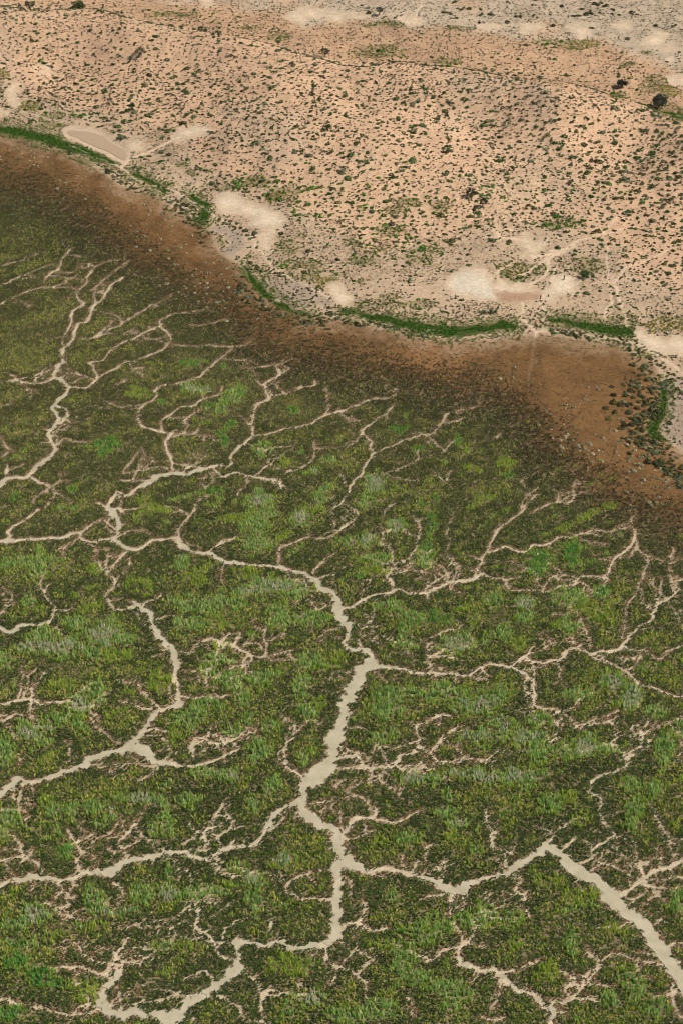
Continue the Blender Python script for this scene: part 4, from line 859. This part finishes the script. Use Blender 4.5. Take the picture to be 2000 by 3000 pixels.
blades('shore_grass', sx_, sy_, surf(sx_, sy_), rng.uniform(0.2, 0.42, len(sx_)), rng.uniform(0.15, 0.28, len(sx_)), col, 5, width=0.13, lean=0.5)
fr = sstep(40, 2, st + 14 * n10) * (st > 0)
m = free & (lk > -14) & (st > -2) & (trail_at(X, Y) > 0.15) & (((hb + 0.4 * n2 > 0.33) & (U < 0.55)) | ((ye > 0.15) & (U < 0.75)) | (U < fr * 0.75))
n_ = m.sum()
col = 1.35 * pick([(0.085, 0.145, 0.03), (0.12, 0.175, 0.04), (0.060, 0.115, 0.022), (0.16, 0.18, 0.05), (0.17, 0.12, 0.055)], n_)
col = mix(col, pick([(0.38, 0.32, 0.03), (0.26, 0.27, 0.04)], n_), (ye[m] > 0.2) * (rng.random(n_) < 0.6))
blades('green_herbs', X[m], Y[m], z[m], rng.uniform(0.2, 0.5, n_), rng.uniform(0.18, 0.42, n_), col, 8, width=0.2, spread='bush')
# small dry plants on the pale ground between dune and lake and on the plains
spk = np.clip(0.30 + 0.45 * n10 + 0.35 * n2, 0, 1)
bandp = np.where((lk > 4) & (low < 25), 1.0, np.where(pl > 0, 0.45, np.where(cre < 0, 0.42, 0.24)))
m = free & (lk > 4) & (st > 3) & (U < spk * bandp * np.where(grey > 0, 1, 0.35)) & (trail_at(X, Y) > 0.1)
n_ = m.sum()
col = 1.5 * pick([(0.11, 0.082, 0.036), (0.085, 0.085, 0.034), (0.16, 0.105, 0.05), (0.07, 0.075, 0.03), (0.20, 0.15, 0.08)], n_)
blades('dry_herbs', X[m], Y[m], z[m], rng.uniform(0.12, 0.32, n_), rng.uniform(0.14, 0.34, n_), col, 6, width=0.17, spread='bush')
# low brown growth on the lake shore band
m = (lk < -2) & (lk > -400) & (look('marsh', px, py) > -60) & (U < 0.30 + 0.3 * n2) & (clook(cr, X, Y) > 0)
n_ = m.sum()
col = 1.35 * pick([(0.17, 0.090, 0.038), (0.14, 0.078, 0.036), (0.23, 0.125, 0.055), (0.085, 0.06, 0.03), (0.28, 0.18, 0.09)], n_, [0.35, 0.25, 0.2, 0.07, 0.13])
blades('brown_samphire', X[m], Y[m], z[m], rng.uniform(0.03, 0.09, n_), rng.uniform(0.25, 0.55, n_), col, 6, width=0.2, spread='bush')

# ------------------------------------------------------------------ shrubs: leaf-clump domes
def shrub_arrays(seed, blobs=3, leaves=90, flat=0.75, leaf=0.26):
    """a unit shrub (about 1 m radius) as loose leaf quads over a few merged domes; returns verts, quads"""
    r = np.random.default_rng(seed)
    V = []
    cs_ = []
    a0 = r.uniform(0, np.pi)
    for b in range(blobs):
        o = r.normal(0, 0.42) if blobs > 1 else 0
        o2 = r.normal(0, 0.20) if blobs > 1 else 0
        cs_.append((math.cos(a0) * o - math.sin(a0) * o2, math.sin(a0) * o + math.cos(a0) * o2, r.uniform(0.45, 0.75) if blobs > 1 else 0.9))
    for i in range(leaves):
        cx, cy, rad = cs_[i % blobs]
        th = r.uniform(0, 2 * np.pi); ph = math.acos(r.uniform(0.0, 1.0)); q = rad * r.uniform(0.72, 1.08)
        d = np.array((math.sin(ph) * math.cos(th), math.sin(ph) * math.sin(th), math.cos(ph)))
        c = np.array((cx, cy, 0)) + d * q * np.array((1, 1, flat))
        c[2] += 0.02
        nrm = d + r.normal(0, 0.45, 3); nrm /= np.linalg.norm(nrm)
        t1 = np.cross(nrm, (0.3, 0.2, 1)); t1 /= max(np.linalg.norm(t1), 1e-6); t2 = np.cross(nrm, t1)
        s = leaf * r.uniform(0.6, 1.3)
        V += [c - t1 * s * .5 - t2 * s * .5, c + t1 * s * .5 - t2 * s * .4, c + t1 * s * .4 + t2 * s * .5, c - t1 * s * .5 + t2 * s * .45]
    return np.array(V), np.arange(len(V))

def shrub_mesh(name, mat, *a, **k):
    v, l = shrub_arrays(*a, **k)
    me = fast_mesh(name, v, 4, l); me.materials.append(mat)
    return me

TINTS = {'dark green': (0.085, 0.150, 0.042), 'grey green': (0.180, 0.210, 0.115), 'bright green': (0.12, 0.225, 0.04), 'olive': (0.145, 0.145, 0.048),
         'dusky': (0.105, 0.106, 0.048), 'pale straw': (0.46, 0.41, 0.25), 'yellow green': (0.16, 0.17, 0.045)}
TM = {t: leaf_mat(t.replace(' ', '_') + '_leaves', c, 0.15) for t, c in TINTS.items()}

LAND = [('the kidney shaped pond', 290, 425), ('the white clay pan', 1390, 835), ('the red mud in the clay pan', 1520, 875), ('the branching bare sand pan', 735, 615), ('the small upright sand patch', 1000, 860),
        ('the large dark round tree', 1930, 300), ('the smaller dark round tree', 1820, 247), ('the sparse tree at the left on the crest', 88, 25), ('the lone pale tree on the grey plain', 1111, 36),
        ('the sandy fan above the white pan', 1545, 720), ('the animal track that runs down to the green strip', 1800, 840), ('the long curved green strip', 1330, 965), ('the short green strip at the right', 1770, 965),
        ('the bright green patch at the right shore', 1915, 1260), ('the sandy hollow in the dune', 1400, 340), ('the second hollow near the right edge', 1830, 410), ('the triangular bare pan on the plain', 1695, 85),
        ('the sandy streak beside the pond', 540, 390), ('the green strip by the pond', 160, 405), ('the grey flat ringed by bushes', 860, 850), ('the wispy tree on the left dune', 408, 158), ('the wispy tree on the middle dune', 593, 97),
        ('the sparse tree with the blackest shadow', 1405, 605), ('the green herbs on the lower dune', 1190, 600), ('the small sand patch at the left edge', 40, 300)]
LP = np.array([(a[1], a[2]) for a in LAND], float)
ORD = ['nearest', 'second nearest', 'third nearest', 'fourth nearest', 'fifth nearest', 'sixth nearest', 'seventh nearest', 'eighth nearest', 'ninth nearest', 'tenth nearest', 'eleventh nearest', 'twelfth nearest']

def name_plants(objs, pxs, pys, words_, group, cat):
    """labels from look, nearest landmark and side; plants that still read alike are told apart by how near they stand"""
    dx = pxs[:, None] - LP[None, :, 0]; dy = (pys[:, None] - LP[None, :, 1]) * 1.6
    D = np.hypot(dx, dy); L = D.argmin(1)
    buckets = {}
    for i, o in enumerate(objs):
        a, b = dx[i, L[i]], dy[i, L[i]]
        side = ('right of' if a > 0 else 'left of') if abs(a) > abs(b) else ('below' if b > 0 else 'above')
        buckets.setdefault((words_[i], side, LAND[L[i]][0]), []).append((D[i, L[i]], i))
    for (wd, side, lm), lst in buckets.items():
        lst.sort()
        for rank, (d, i) in enumerate(lst):
            o = objs[i]
            if len(lst) == 1: txt = f'{wd} {side} {lm}'
            elif rank < len(ORD): txt = f'{wd} {side} {lm}, {ORD[rank]} to it'
            else: txt = f'{wd} well {side} {lm}, far from it'
            o['label'] = ' '.join(txt.split()[:16]); o['category'] = cat; o['group'] = group

def place(px, py):
    x, y, z_ = ground_at(px, py)
    return np.atleast_1d(x), np.atleast_1d(y), np.atleast_1d(z_)

# ---- dune shrubs
X, Y = scatter(-150, 150, 330, 830, 2.05)
z = surf(X, Y); k, px, py = in_view(X, Y, z, 300, 60)
X, Y, z, px, py = X[k], Y[k], z[k], px[k], py[k]
pan = np.minimum.reduce([look(q, px, py) for q in ('pan', 'white', 'red', 'grey')])
low = look('low', px, py); cre = look('crest', px, py); pl = look('plain', px, py); lk = look('lake', px, py); hb = look('herb', px, py); kd = look('kidney', px, py); st = look('strip', px, py)
n10 = fbm(X / 15, Y / 20, 131, 3); n30 = fbm(X / 45, Y / 60, 133, 2)
dd = np.where((low > -20) & (cre > -6), 0.78 + 0.30 * n10 + 0.2 * n30, np.where(pl > 0, 0.10 + 0.16 * n10, np.where(cre <= -6, 0.14 + 0.3 * n10 + 0.45 * sstep(-60, -6, cre), np.where(lk > 12, 0.16 + 0.35 * n10, 0))))
tr_near = np.full(len(X), 9.0)
for P in TR:
    for a in P[::3]: tr_near = np.minimum(tr_near, np.hypot(X - a[0], Y - a[1]))
m = (rng.random(len(X)) < dd) & (pan > 8) & (kd > 20) & (st > 8) & (lk > 12) & (tr_near > 1.4)
X, Y, z, px, py, low, cre, pl, hb, n10, n30 = [a[m] for a in (X, Y, z, px, py, low, cre, pl, hb, n10, n30)]
N = len(X)
size = np.clip(np.exp(rng.normal(-0.58, 0.38, N)), 0.22, 1.3) * np.where(pl > 0, 0.75, 1) * (1 - 0.18 * sstep(420, 60, py)) * (1 + 0.22 * sstep(200, 420, py) * sstep(760, 640, py) * sstep(-0.2, 0.4, n30))
tint = rng.choice(['dark green', 'grey green', 'olive', 'dusky'], N, p=[0.40, 0.26, 0.14, 0.20]).astype(object)
tint[(cre < 45) & (cre > -30) & (rng.random(N) < 0.65)] = 'grey green'
lush = look('lush', px, py)
tint[(lush > 0.05) & (rng.random(N) < 0.25 + 0.6 * lush)] = 'bright green'
tint[(hb > 0.10) & (rng.random(N) < 0.85)] = 'bright green'
tint[(cre < -30) & (pl < 0) & (rng.random(N) < 0.4)] = 'bright green'
tint[(pl > 0) & (rng.random(N) < 0.8)] = 'dusky'
DM = {t: [shrub_mesh('desert_shrub', TM[t], 10 + i, blobs=1 + i % 4, leaves=80, flat=0.7 + 0.1 * (i % 2), leaf=0.30) for i in range(6)] for t in ('dark green', 'grey green', 'olive', 'dusky', 'bright green')}
vis = (px > 4) & (px < 1996) & (py > 4)
score = size / metres_per_px(py) * 0 + size / np.hypot(Y, CAM_H) * vis
order = np.argsort(-score)
big = order[:290]; rest = order[290:]
objs = []; wd = []
stretch = rng.uniform(0.75, 1.5, N)
for i in big:
    o = link(bpy.data.objects.new('desert_shrub', DM[tint[i]][rng.integers(6)]))
    s = float(size[i]); o.location = (X[i], Y[i], z[i] - 0.05 * s); o.rotation_euler = (0, 0, rng.uniform(0, 6.28)); o.scale = (s * stretch[i], s, s * rng.uniform(0.75, 1.1))
    objs.append(o)
    shape = 'spreading' if stretch[i] > 1.2 else 'rounded' if stretch[i] < 0.95 else 'bushy'
    wd.append(f'{shape} {tint[i]} shrub')
name_plants(objs, px[big], py[big], wd, 'large shrubs scattered over the orange dune', 'shrub')

def merged(name, idx, meshes, cols, small=False):
    vs, cc, n = [], [], 0
    lo = [shrub_arrays(40 + i, blobs=1 + i % 3, leaves=26, flat=0.75, leaf=0.5)[0] for i in range(8)]
    ch = rng.integers(0, 8, len(idx))
    for q in range(8):
        s_ = idx[ch == q]
        if len(s_) == 0: continue
        a = rng.uniform(0, 6.28, len(s_)); c_, s2 = np.cos(a), np.sin(a)
        sc = size_all[s_]
        v = lo[q]
        vx_ = v[None, :, 0] * (sc * stretch_all[s_])[:, None]; vy_ = v[None, :, 1] * sc[:, None]
        W = np.stack([vx_ * c_[:, None] - vy_ * s2[:, None] + X_all[s_][:, None], vx_ * s2[:, None] + vy_ * c_[:, None] + Y_all[s_][:, None], v[None, :, 2] * sc[:, None] * 0.9 + z_all[s_][:, None] - 0.03], -1)
        vs.append(W.reshape(-1, 3))
        cj = cols[s_][:, None, :] * rng.uniform(0.75, 1.25, (len(s_), len(v) // 4, 1))
        cc.append(np.repeat(cj.reshape(-1, 3), 4, 0))
    V = np.vstack(vs); Cc = np.vstack(cc)
    me = fast_mesh(name, V, 4, np.arange(len(V)), Cc)
    return add_obj(name, me, M_LEAF, kind='stuff')
X_all, Y_all, z_all, size_all, stretch_all = X, Y, z, size, stretch
tint_rgb = np.array([TINTS[t] for t in tint]) * rng.uniform(0.8, 1.25, (N, 1))
merged('dune_scrub', rest, None, tint_rgb)

# tiny seedlings everywhere on the sand
X, Y = scatter(-150, 150, 330, 830, 1.25)
z = surf(X, Y); k, px, py = in_view(X, Y, z, 200, 40)
X, Y, z, px, py = X[k], Y[k], z[k], px[k], py[k]
pan = np.minimum.reduce([look(q, px, py) for q in ('pan', 'white', 'red')])
m = (look('lake', px, py) > 10) & (pan > 4) & (look('kidney', px, py) > 14) & (look('strip', px, py) > 4) & (trail_at(X, Y) > 0.15) & (rng.random(len(X)) < np.clip(0.30 + 0.35 * fbm(X / 14, Y / 18, 141, 3), 0.03, 0.7))
X, Y, z = X[m], Y[m], z[m]; n_ = len(X)
col = pick([(0.045, 0.065, 0.026), (0.075, 0.085, 0.045), (0.09, 0.075, 0.035), (0.05, 0.05, 0.03)], n_)
blades('small_scrub', X, Y, z, rng.uniform(0.15, 0.42, n_), rng.uniform(0.12, 0.36, n_), col, 7, width=0.26, spread='bush')

# ---- saltbush along the lake shore
def band(t, pts, width, n):
    n = int(n * 1.9)
    s = src_pts(t, pts); seg = np.hypot(*np.diff(s, axis=0).T); cum = np.concatenate([[0], np.cumsum(seg)])
    u = rng.uniform(0, cum[-1], n)
    x = np.interp(u, cum, s[:, 0]); y = np.interp(u, cum, s[:, 1])
    return np.column_stack([x + rng.normal(0, width / 1.568 * 0.5, n), y + rng.normal(0, width / 1.568 * 0.4, n)])
def area(t, x0, x1, y0, y1, n):
    a, b = to_src(t, x0, y0), to_src(t, x1, y1)
    return np.column_stack([rng.uniform(a[0], b[0], n), rng.uniform(a[1], b[1], n)])
def crop7(pts): return np.array([(1650 + x / 5.2267, 1150 + y / 5.2267) for x, y in pts])
BIGB = crop7([(765, 45), (765, 160), (865, 190), (965, 205), (640, 245), (1000, 310), (1015, 410), (930, 512), (890, 560), (1000, 770), (1040, 500), (1080, 415), (1170, 425), (1300, 480), (1060, 80), (935, 50), (1210, 70), (1150, 145), (1215, 205), (1120, 245), (1340, 275), (1425, 305), (1230, 295), (1365, 330), (1235, 405), (1390, 405), (1290, 475), (1370, 770), (1300, 745), (1215, 790), (1340, 865), (1395, 930), (1460, 1030), (1410, 1090), (1285, 1070)])
SB = np.vstack([BIGB,
    band('A', [(490, 790), (560, 830), (640, 880), (720, 900)], 26, 34), band('A', [(760, 930), (840, 960), (880, 1000), (930, 1060), (930, 1110)], 44, 62), band('A', [(1000, 1010), (1080, 1040), (1170, 1090)], 24, 20),
    band('A', [(190, 660), (290, 690), (420, 720)], 12, 12),
    band('C', [(1070, 80), (1110, 130), (1140, 190), (1200, 230), (1290, 280), (1390, 300), (1500, 290), (1560, 260)], 34, 84), band('C', [(1390, 315), (1480, 310), (1520, 360)], 16, 10), band('C', [(1150, 40), (1240, 70), (1300, 90)], 18, 20),
    band('D', [(0, 285), (70, 325), (130, 300), (230, 325), (330, 355), (400, 372)], 18, 28), band('D', [(960, 350), (1060, 360), (1140, 375)], 20, 26), band('D', [(640, 270), (700, 245)], 20, 8), band('D', [(1190, 365), (1300, 410), (1400, 470), (1480, 520), (1530, 570)], 22, 34),
    band('D', [(1300, 590), (1400, 620), (1450, 680), (1410, 740), (1340, 780), (1370, 850), (1440, 900), (1500, 960), (1550, 1020)], 66, 170), band('D', [(1330, 470), (1400, 540), (1480, 600), (1560, 640)], 40, 36), band('D', [(1440, 940), (1520, 1000), (1568, 1060)], 30, 34)])
CL = area('C', 1215, 1500, 115, 225, 48)
def drop_close(P, dmin, keep_first=0):
    out = []
    for p in P:
        if all(abs(p[0] - q[0]) + 1.7 * abs(p[1] - q[1]) > dmin for q in out): out.append(p)
    return np.array(out)
SB = drop_close(SB, 8.5)
o_ = np.concatenate([np.arange(35), 35 + rng.permutation(len(SB) - 35)])
SB, SB_REST = SB[o_[:295]], SB[o_[295:]]
x_, y_, z_ = place(SB[:, 0], SB[:, 1])
SBM = {t: [shrub_mesh('saltbush', TM[t], 70 + i, blobs=1 + (i % 3 == 2), leaves=120, flat=0.8, leaf=0.26) for i in range(4)] for t in ('dusky', 'grey green', 'olive', 'yellow green')}
objs, wd = [], []
for i in range(len(SB)):
    t = 'dusky' if i < 35 and rng.random() < 0.8 else ['dusky', 'grey green', 'olive'][rng.choice(3, p=[0.45, 0.30, 0.25])]
    s = rng.uniform(0.75, 1.15) if i < 35 else rng.uniform(0.42, 0.95)
    if i in (1, 3, 5): s = 1.2
    o = link(bpy.data.objects.new('saltbush', SBM[t][rng.integers(4)]))
    o.location = (x_[i], y_[i], z_[i] - 0.05); o.rotation_euler = (0, 0, rng.uniform(0, 6.28)); o.scale = (s, s * rng.uniform(0.85, 1.1), s)
    objs.append(o); wd.append(f"{'big' if s > 0.92 else 'mid sized' if s > 0.65 else 'small'} {t} saltbush mound")
X_all, Y_all, z_all = place(SB_REST[:, 0], SB_REST[:, 1]); n_ = len(X_all)
size_all = rng.uniform(0.4, 0.8, n_); stretch_all = rng.uniform(0.9, 1.2, n_)
merged('saltbush_scrub', np.arange(n_), None, pick([TINTS['dusky'], TINTS['grey green'], TINTS['olive']], n_))
name_plants(objs, SB[:, 0], SB[:, 1], wd, 'saltbush mounds along the lake shore', 'saltbush')

# ---- pale tussocks on the brown shore band
YG = crop7([(785, 310), (755, 330), (690, 410)])
TU = np.vstack([area('C', 770, 1100, 10, 130, 34), area('C', 850, 1130, 120, 240, 26), area('A', 0, 260, 640, 770, 34), area('A', 260, 620, 740, 960, 16), area('A', 600, 900, 900, 1170, 34), area('C', 1000, 1250, 200, 330, 22),
    area('D', 560, 800, 480, 640, 6), area('D', 900, 1100, 680, 900, 24), area('D', 1080, 1330, 780, 960, 34), area('D', 1320, 1420, 860, 960, 26), area('D', 1110, 1180, 600, 690, 8), band('D', [(330, 340), (560, 345), (760, 345), (870, 350)], 12, 14), area('D', 1300, 1500, 960, 1176, 40), area('D', 1250, 1500, 560, 760, 16), area('C', 700, 900, 120, 240, 22)])
TU = np.vstack([YG, drop_close(TU, 12)])
fx = np.array([float(look('lake', np.array([p[0]]), np.array([p[1]]))[0]) for p in TU])
TU = TU[fx < 22][:290]
x_, y_, z_ = place(TU[:, 0], TU[:, 1])
TUM = {t: [shrub_mesh('tussock', TM[t], 90 + i, blobs=1 + i % 2, leaves=90, flat=0.85, leaf=0.30) for i in range(3)] for t in ('pale straw', 'yellow green')}
objs, wd = [], []
for i in range(len(TU)):
    t = 'yellow green' if i < 3 else 'pale straw'
    s = rng.uniform(0.75, 0.95) if i < 3 else rng.uniform(0.38, 0.74)
    o = link(bpy.data.objects.new('tussock', TUM[t][rng.integers(3)]))
    o.location = (x_[i], y_[i], z_[i] - 0.03); o.rotation_euler = (0, 0, rng.uniform(0, 6.28)); o.scale = (s, s * rng.uniform(0.8, 1.1), s)
    objs.append(o); wd.append(f"{'plump' if s > 0.58 else 'small'} {t} tussock on brown ground")
name_plants(objs, TU[:, 0], TU[:, 1], wd, 'tussocks dotted over the brown shore band', 'tussock')

# ---- dark clumps on the grey flat, and bushes of the far plain
CL = drop_close(CL, 12)
CLM = [shrub_mesh('clump', TM['dusky'], 110 + i, blobs=1 + i % 2, leaves=60, flat=0.7, leaf=0.34) for i in range(3)]
x_, y_, z_ = place(CL[:, 0], CL[:, 1]); objs = []
for i in range(len(CL)):
    o = link(bpy.data.objects.new('low_clump', CLM[i % 3])); s = rng.uniform(0.3, 0.6)
    o.location = (x_[i], y_[i], z_[i] - 0.03); o.rotation_euler = (0, 0, rng.uniform(0, 6.28)); o.scale = (s * 1.2, s, s * 0.8); objs.append(o)
for o, p in zip(objs, CL):
    o['label'] = 'small dark low clump among many dotted over the grey flat ringed by bushes'; o['category'] = 'plant clump'; o['group'] = 'dark clumps on the grey flat'

FB = np.array([to_src('B', *p) for p in [(125, 62), (530, 40), (545, 46), (560, 40), (585, 42), (640, 45), (465, 60), (485, 60), (500, 66), (640, 70), (680, 65), (690, 72), (800, 78), (822, 78), (880, 72), (1010, 30), (1060, 75), (1080, 75), (1100, 45), (1120, 70), (1130, 62), (1140, 50), (1150, 65), (1160, 20), (1175, 25), (1188, 14), (1200, 30), (1215, 28), (1185, 60), (1240, 45), (1270, 70), (1330, 60), (760, 10), (520, 10), (630, 105), (760, 105), (970, 120), (1150, 130), (1520, 122), (1440, 120), (1310, 180), (1490, 285), (1310, 320), (490, 122)]])
x_, y_, z_ = place(FB[:, 0], FB[:, 1]); FBM = [shrub_mesh('plain_bush', TM['dusky'], 120 + i, blobs=1 + i % 3, leaves=80, flat=0.85, leaf=0.3) for i in range(4)]
objs, wd = [], []
for i in range(len(FB)):
    s = rng.uniform(0.7, 1.25); o = link(bpy.data.objects.new('plain_bush', FBM[i % 4])); o.location = (x_[i], y_[i], z_[i] - 0.05); o.rotation_euler = (0, 0, rng.uniform(0, 6.28)); o.scale = (s, s, s)
    objs.append(o); wd.append(f"{'large' if s > 1 else 'smaller'} dark bush on the far plain")
name_plants(objs, FB[:, 0], FB[:, 1], wd, 'dark bushes on the far grey plain', 'bush')

# ------------------------------------------------------------------ trees
def bark_mat():
    m, n, b = new_mat('bark')
    r_ = n.nodes.new('ShaderNodeValToRGB'); r_.color_ramp.elements[0].color = (0.10, 0.075, 0.055, 1); r_.color_ramp.elements[1].color = (0.24, 0.19, 0.14, 1)
    n.links.new(noise(n, 5, 4), r_.inputs[0]); n.links.new(r_.outputs[0], b.inputs['Base Color'])
    return m
M_BARK = bark_mat()
CROWN = {k_: leaf_mat(k_ + '_crown', c, 0.15) for k_, c in dict(blue_grey=(0.062, 0.078, 0.062), grey=(0.16, 0.145, 0.105), green=(0.05, 0.095, 0.024), olive=(0.075, 0.085, 0.045)).items()}

def tube(path, radii, sides=7):
    V, Fc = [], []
    path = np.array(path, float)
    for i, (p, r_) in enumerate(zip(path, radii)):
        d = path[min(i + 1, len(path) - 1)] - path[max(i - 1, 0)]; d /= max(np.linalg.norm(d), 1e-6)
        a = np.cross(d, (0.31, 0.93, 0.2)); a /= np.linalg.norm(a); b = np.cross(d, a)
        V += [p + r_ * (a * math.cos(2 * math.pi * k / sides) + b * math.sin(2 * math.pi * k / sides)) for k in range(sides)]
    for i in range(len(path) - 1):
        for k in range(sides):
            Fc += [i * sides + k, i * sides + (k + 1) % sides, (i + 1) * sides + (k + 1) % sides, (i + 1) * sides + k]
    return np.array(V), np.array(Fc)

def tree(px, py, w_m, h_m, trunk_h, crown, label, seed, n_clumps=26, leaves=34, cover=1.0, name='tree'):
    r = np.random.default_rng(seed)
    x, y, z_ = [float(q[0]) for q in place([px], [py])]
    root = link(bpy.data.objects.new(name, None)); root.location = (x, y, z_); root.empty_display_size = 0.5
    root['label'] = label; root['category'] = 'tree'
    V, Fc, off = [], [], 0
    clumps = []
    for i in range(n_clumps):
        th = r.uniform(0, 6.28); ph = math.acos(r.uniform(-0.25, 1)); q = r.uniform(0.35, 1.0) ** 0.6
        ch = h_m - trunk_h
        clumps.append((q * w_m / 2 * math.sin(ph) * math.cos(th), q * w_m / 2 * math.sin(ph) * math.sin(th), max(trunk_h + ch * 0.42 + q * ch * 0.55 * math.cos(ph), 0.35), r.uniform(0.16, 0.26) * w_m * cover))
    parts = [tube([(0, 0, -0.3), (0.05 * w_m * r.normal(), 0.04 * w_m * r.normal(), trunk_h * 0.5 + 0.2), (0.03 * w_m, 0.02 * w_m, max(trunk_h, 0.5) + 0.3 * (h_m - trunk_h))], (0.05 * h_m, 0.04 * h_m, 0.02 * h_m))]
    for c in clumps[:9]:
        b0 = (0.02 * w_m, 0.01 * w_m, trunk_h * 0.7 + 0.15)
        parts.append(tube([b0, (c[0] * 0.55, c[1] * 0.55, (b0[2] + c[2]) / 2), c[:3]], (0.022 * h_m, 0.014 * h_m, 0.006 * h_m), 5))
    for v, f in parts:
        V.append(v); Fc.append(f + off); off += len(v)
    t_ = add_obj('trunk', fast_mesh('trunk', np.vstack(V), 4, np.concatenate(Fc)), M_BARK); t_.parent = root
    L = []
    for cx, cy, cz, rad in clumps:
        for _ in range(leaves):
            d = r.normal(0, 1, 3); d /= np.linalg.norm(d); c = np.array((cx, cy, cz)) + d * rad * r.uniform(0.55, 1.05)
            nrm = d + r.normal(0, 0.5, 3); nrm /= np.linalg.norm(nrm); t1 = np.cross(nrm, (0.3, 0.5, 0.8)); t1 /= np.linalg.norm(t1); t2 = np.cross(nrm, t1); s = r.uniform(0.2, 0.42) * (0.6 + w_m * 0.07)
            L += [c - t1 * s * .5 - t2 * s * .3, c + t1 * s * .3 - t2 * s * .5, c + t1 * s * .5 + t2 * s * .3, c - t1 * s * .3 + t2 * s * .5]
    L = np.array(L); L[:, 2] = np.maximum(L[:, 2], 0.05)
    c_o = add_obj('crown', fast_mesh('crown', L, 4, np.arange(len(L))), CROWN[crown]); c_o.parent = root
    return root

tree(1929, 316, 5.2, 4.6, 0.5, 'blue_grey', 'largest round dark grey green tree beyond the dune crest, ringed by green grass', 1, 34, 44)
tree(1820, 257, 3.2, 2.9, 0.3, 'blue_grey', 'smaller round dark grey green tree standing alone on the orange flat', 2, 26, 40)
tree(1111, 45, 2.4, 3.1, 1.2, 'grey', 'lone small tree with pale grey round crown on the far plain', 3, 18, 30)
tree(90, 37, 3.8, 3.8, 0.9, 'olive', 'tall wispy tree on the dune crest near the top left corner', 4, 16, 24, 0.7)
tree(62, 35, 2.0, 2.7, 0.8, 'olive', 'thin wispy tree just left of the taller one near the top left corner', 5, 9, 18, 0.6)
tree(230, 26, 4.6, 2.4, 0.2, 'green', 'broad bushy green tree on the dune crest near the top left', 6, 26, 34)
tree(410, 166, 4.0, 3.2, 0.6, 'olive', 'sparse spreading tree standing by itself in the left part of the dune', 7, 18, 22, 0.75)
tree(594, 104, 4.0, 2.8, 0.5, 'olive', 'low open crowned tree on the left middle of the dune crest', 8, 18, 24, 0.8)
tree(952, 166, 3.6, 3.2, 0.7, 'olive', 'sparse tree on the dune near the top centre of the scene', 9, 17, 22, 0.75)
tree(1380, 578, 3.6, 3.0, 0.5, 'olive', 'sparse olive tree with black shadow on the lower dune, upper of two close together', 10, 17, 26, 0.85)
tree(1412, 606, 3.0, 2.9, 0.9, 'olive', 'sparse olive tree with black shadow on the lower dune, lower of two close together', 11, 15, 26, 0.85)
tree(388, 322, 2.3, 2.4, 0.3, 'green', 'small dense green tree in the dune scrub above the kidney shaped pond', 12, 14, 30)
tree(960, 382, 2.8, 2.0, 0.2, 'green', 'low dense green tree in the scrub in the middle of the dune', 13, 16, 30)
tree(1712, 812, 2.6, 1.9, 0.2, 'green', 'low dense green tree right of the clay pan and its dark stump', 14, 16, 30)

# dead stumps by the clay pan
def stump(px, py, h, lean, label, seed):
    r = np.random.default_rng(seed)
    x, y, z_ = [float(q[0]) for q in place([px], [py])]
    v1, f1 = tube([(0, 0, -0.2), (lean * 0.3, 0, h * 0.45), (lean, 0.05, h * 0.9), (lean + 0.18, 0.05, h)], (0.17, 0.13, 0.11, 0.05), 8)
    v2, f2 = tube([(lean * 0.4, 0, h * 0.5), (lean * 0.4 - 0.25, 0.05, h * 0.72)], (0.08, 0.04), 6)
    me = fast_mesh('stump', np.vstack([v1, v2]), 4, np.concatenate([f1, f2 + len(v1)]))
    o = add_obj('dead_stump', me, M_STUMP); o.location = (x, y, z_); o['label'] = label; o['category'] = 'tree stump'; o['group'] = 'dead stumps by the clay pan'
M_STUMP, n_, b_ = new_mat('charred_wood')
r_ = n_.nodes.new('ShaderNodeValToRGB'); r_.color_ramp.elements[0].color = (0.02, 0.016, 0.012, 1); r_.color_ramp.elements[1].color = (0.06, 0.045, 0.035, 1)
n_.links.new(noise(n_, 6, 4), r_.inputs[0]); n_.links.new(r_.outputs[0], b_.inputs['Base Color'])
stump(1650, 819, 1.5, 0.25, 'tallest dark stump leaning on the tan sand right of the clay pan', 1)
stump(1582, 875, 1.2, 0.0, 'upright dark stump on the pale lower rim of the clay pan', 2)
stump(1605, 869, 0.7, -0.1, 'shortest dark stump on the pale rim beside the upright one', 3)
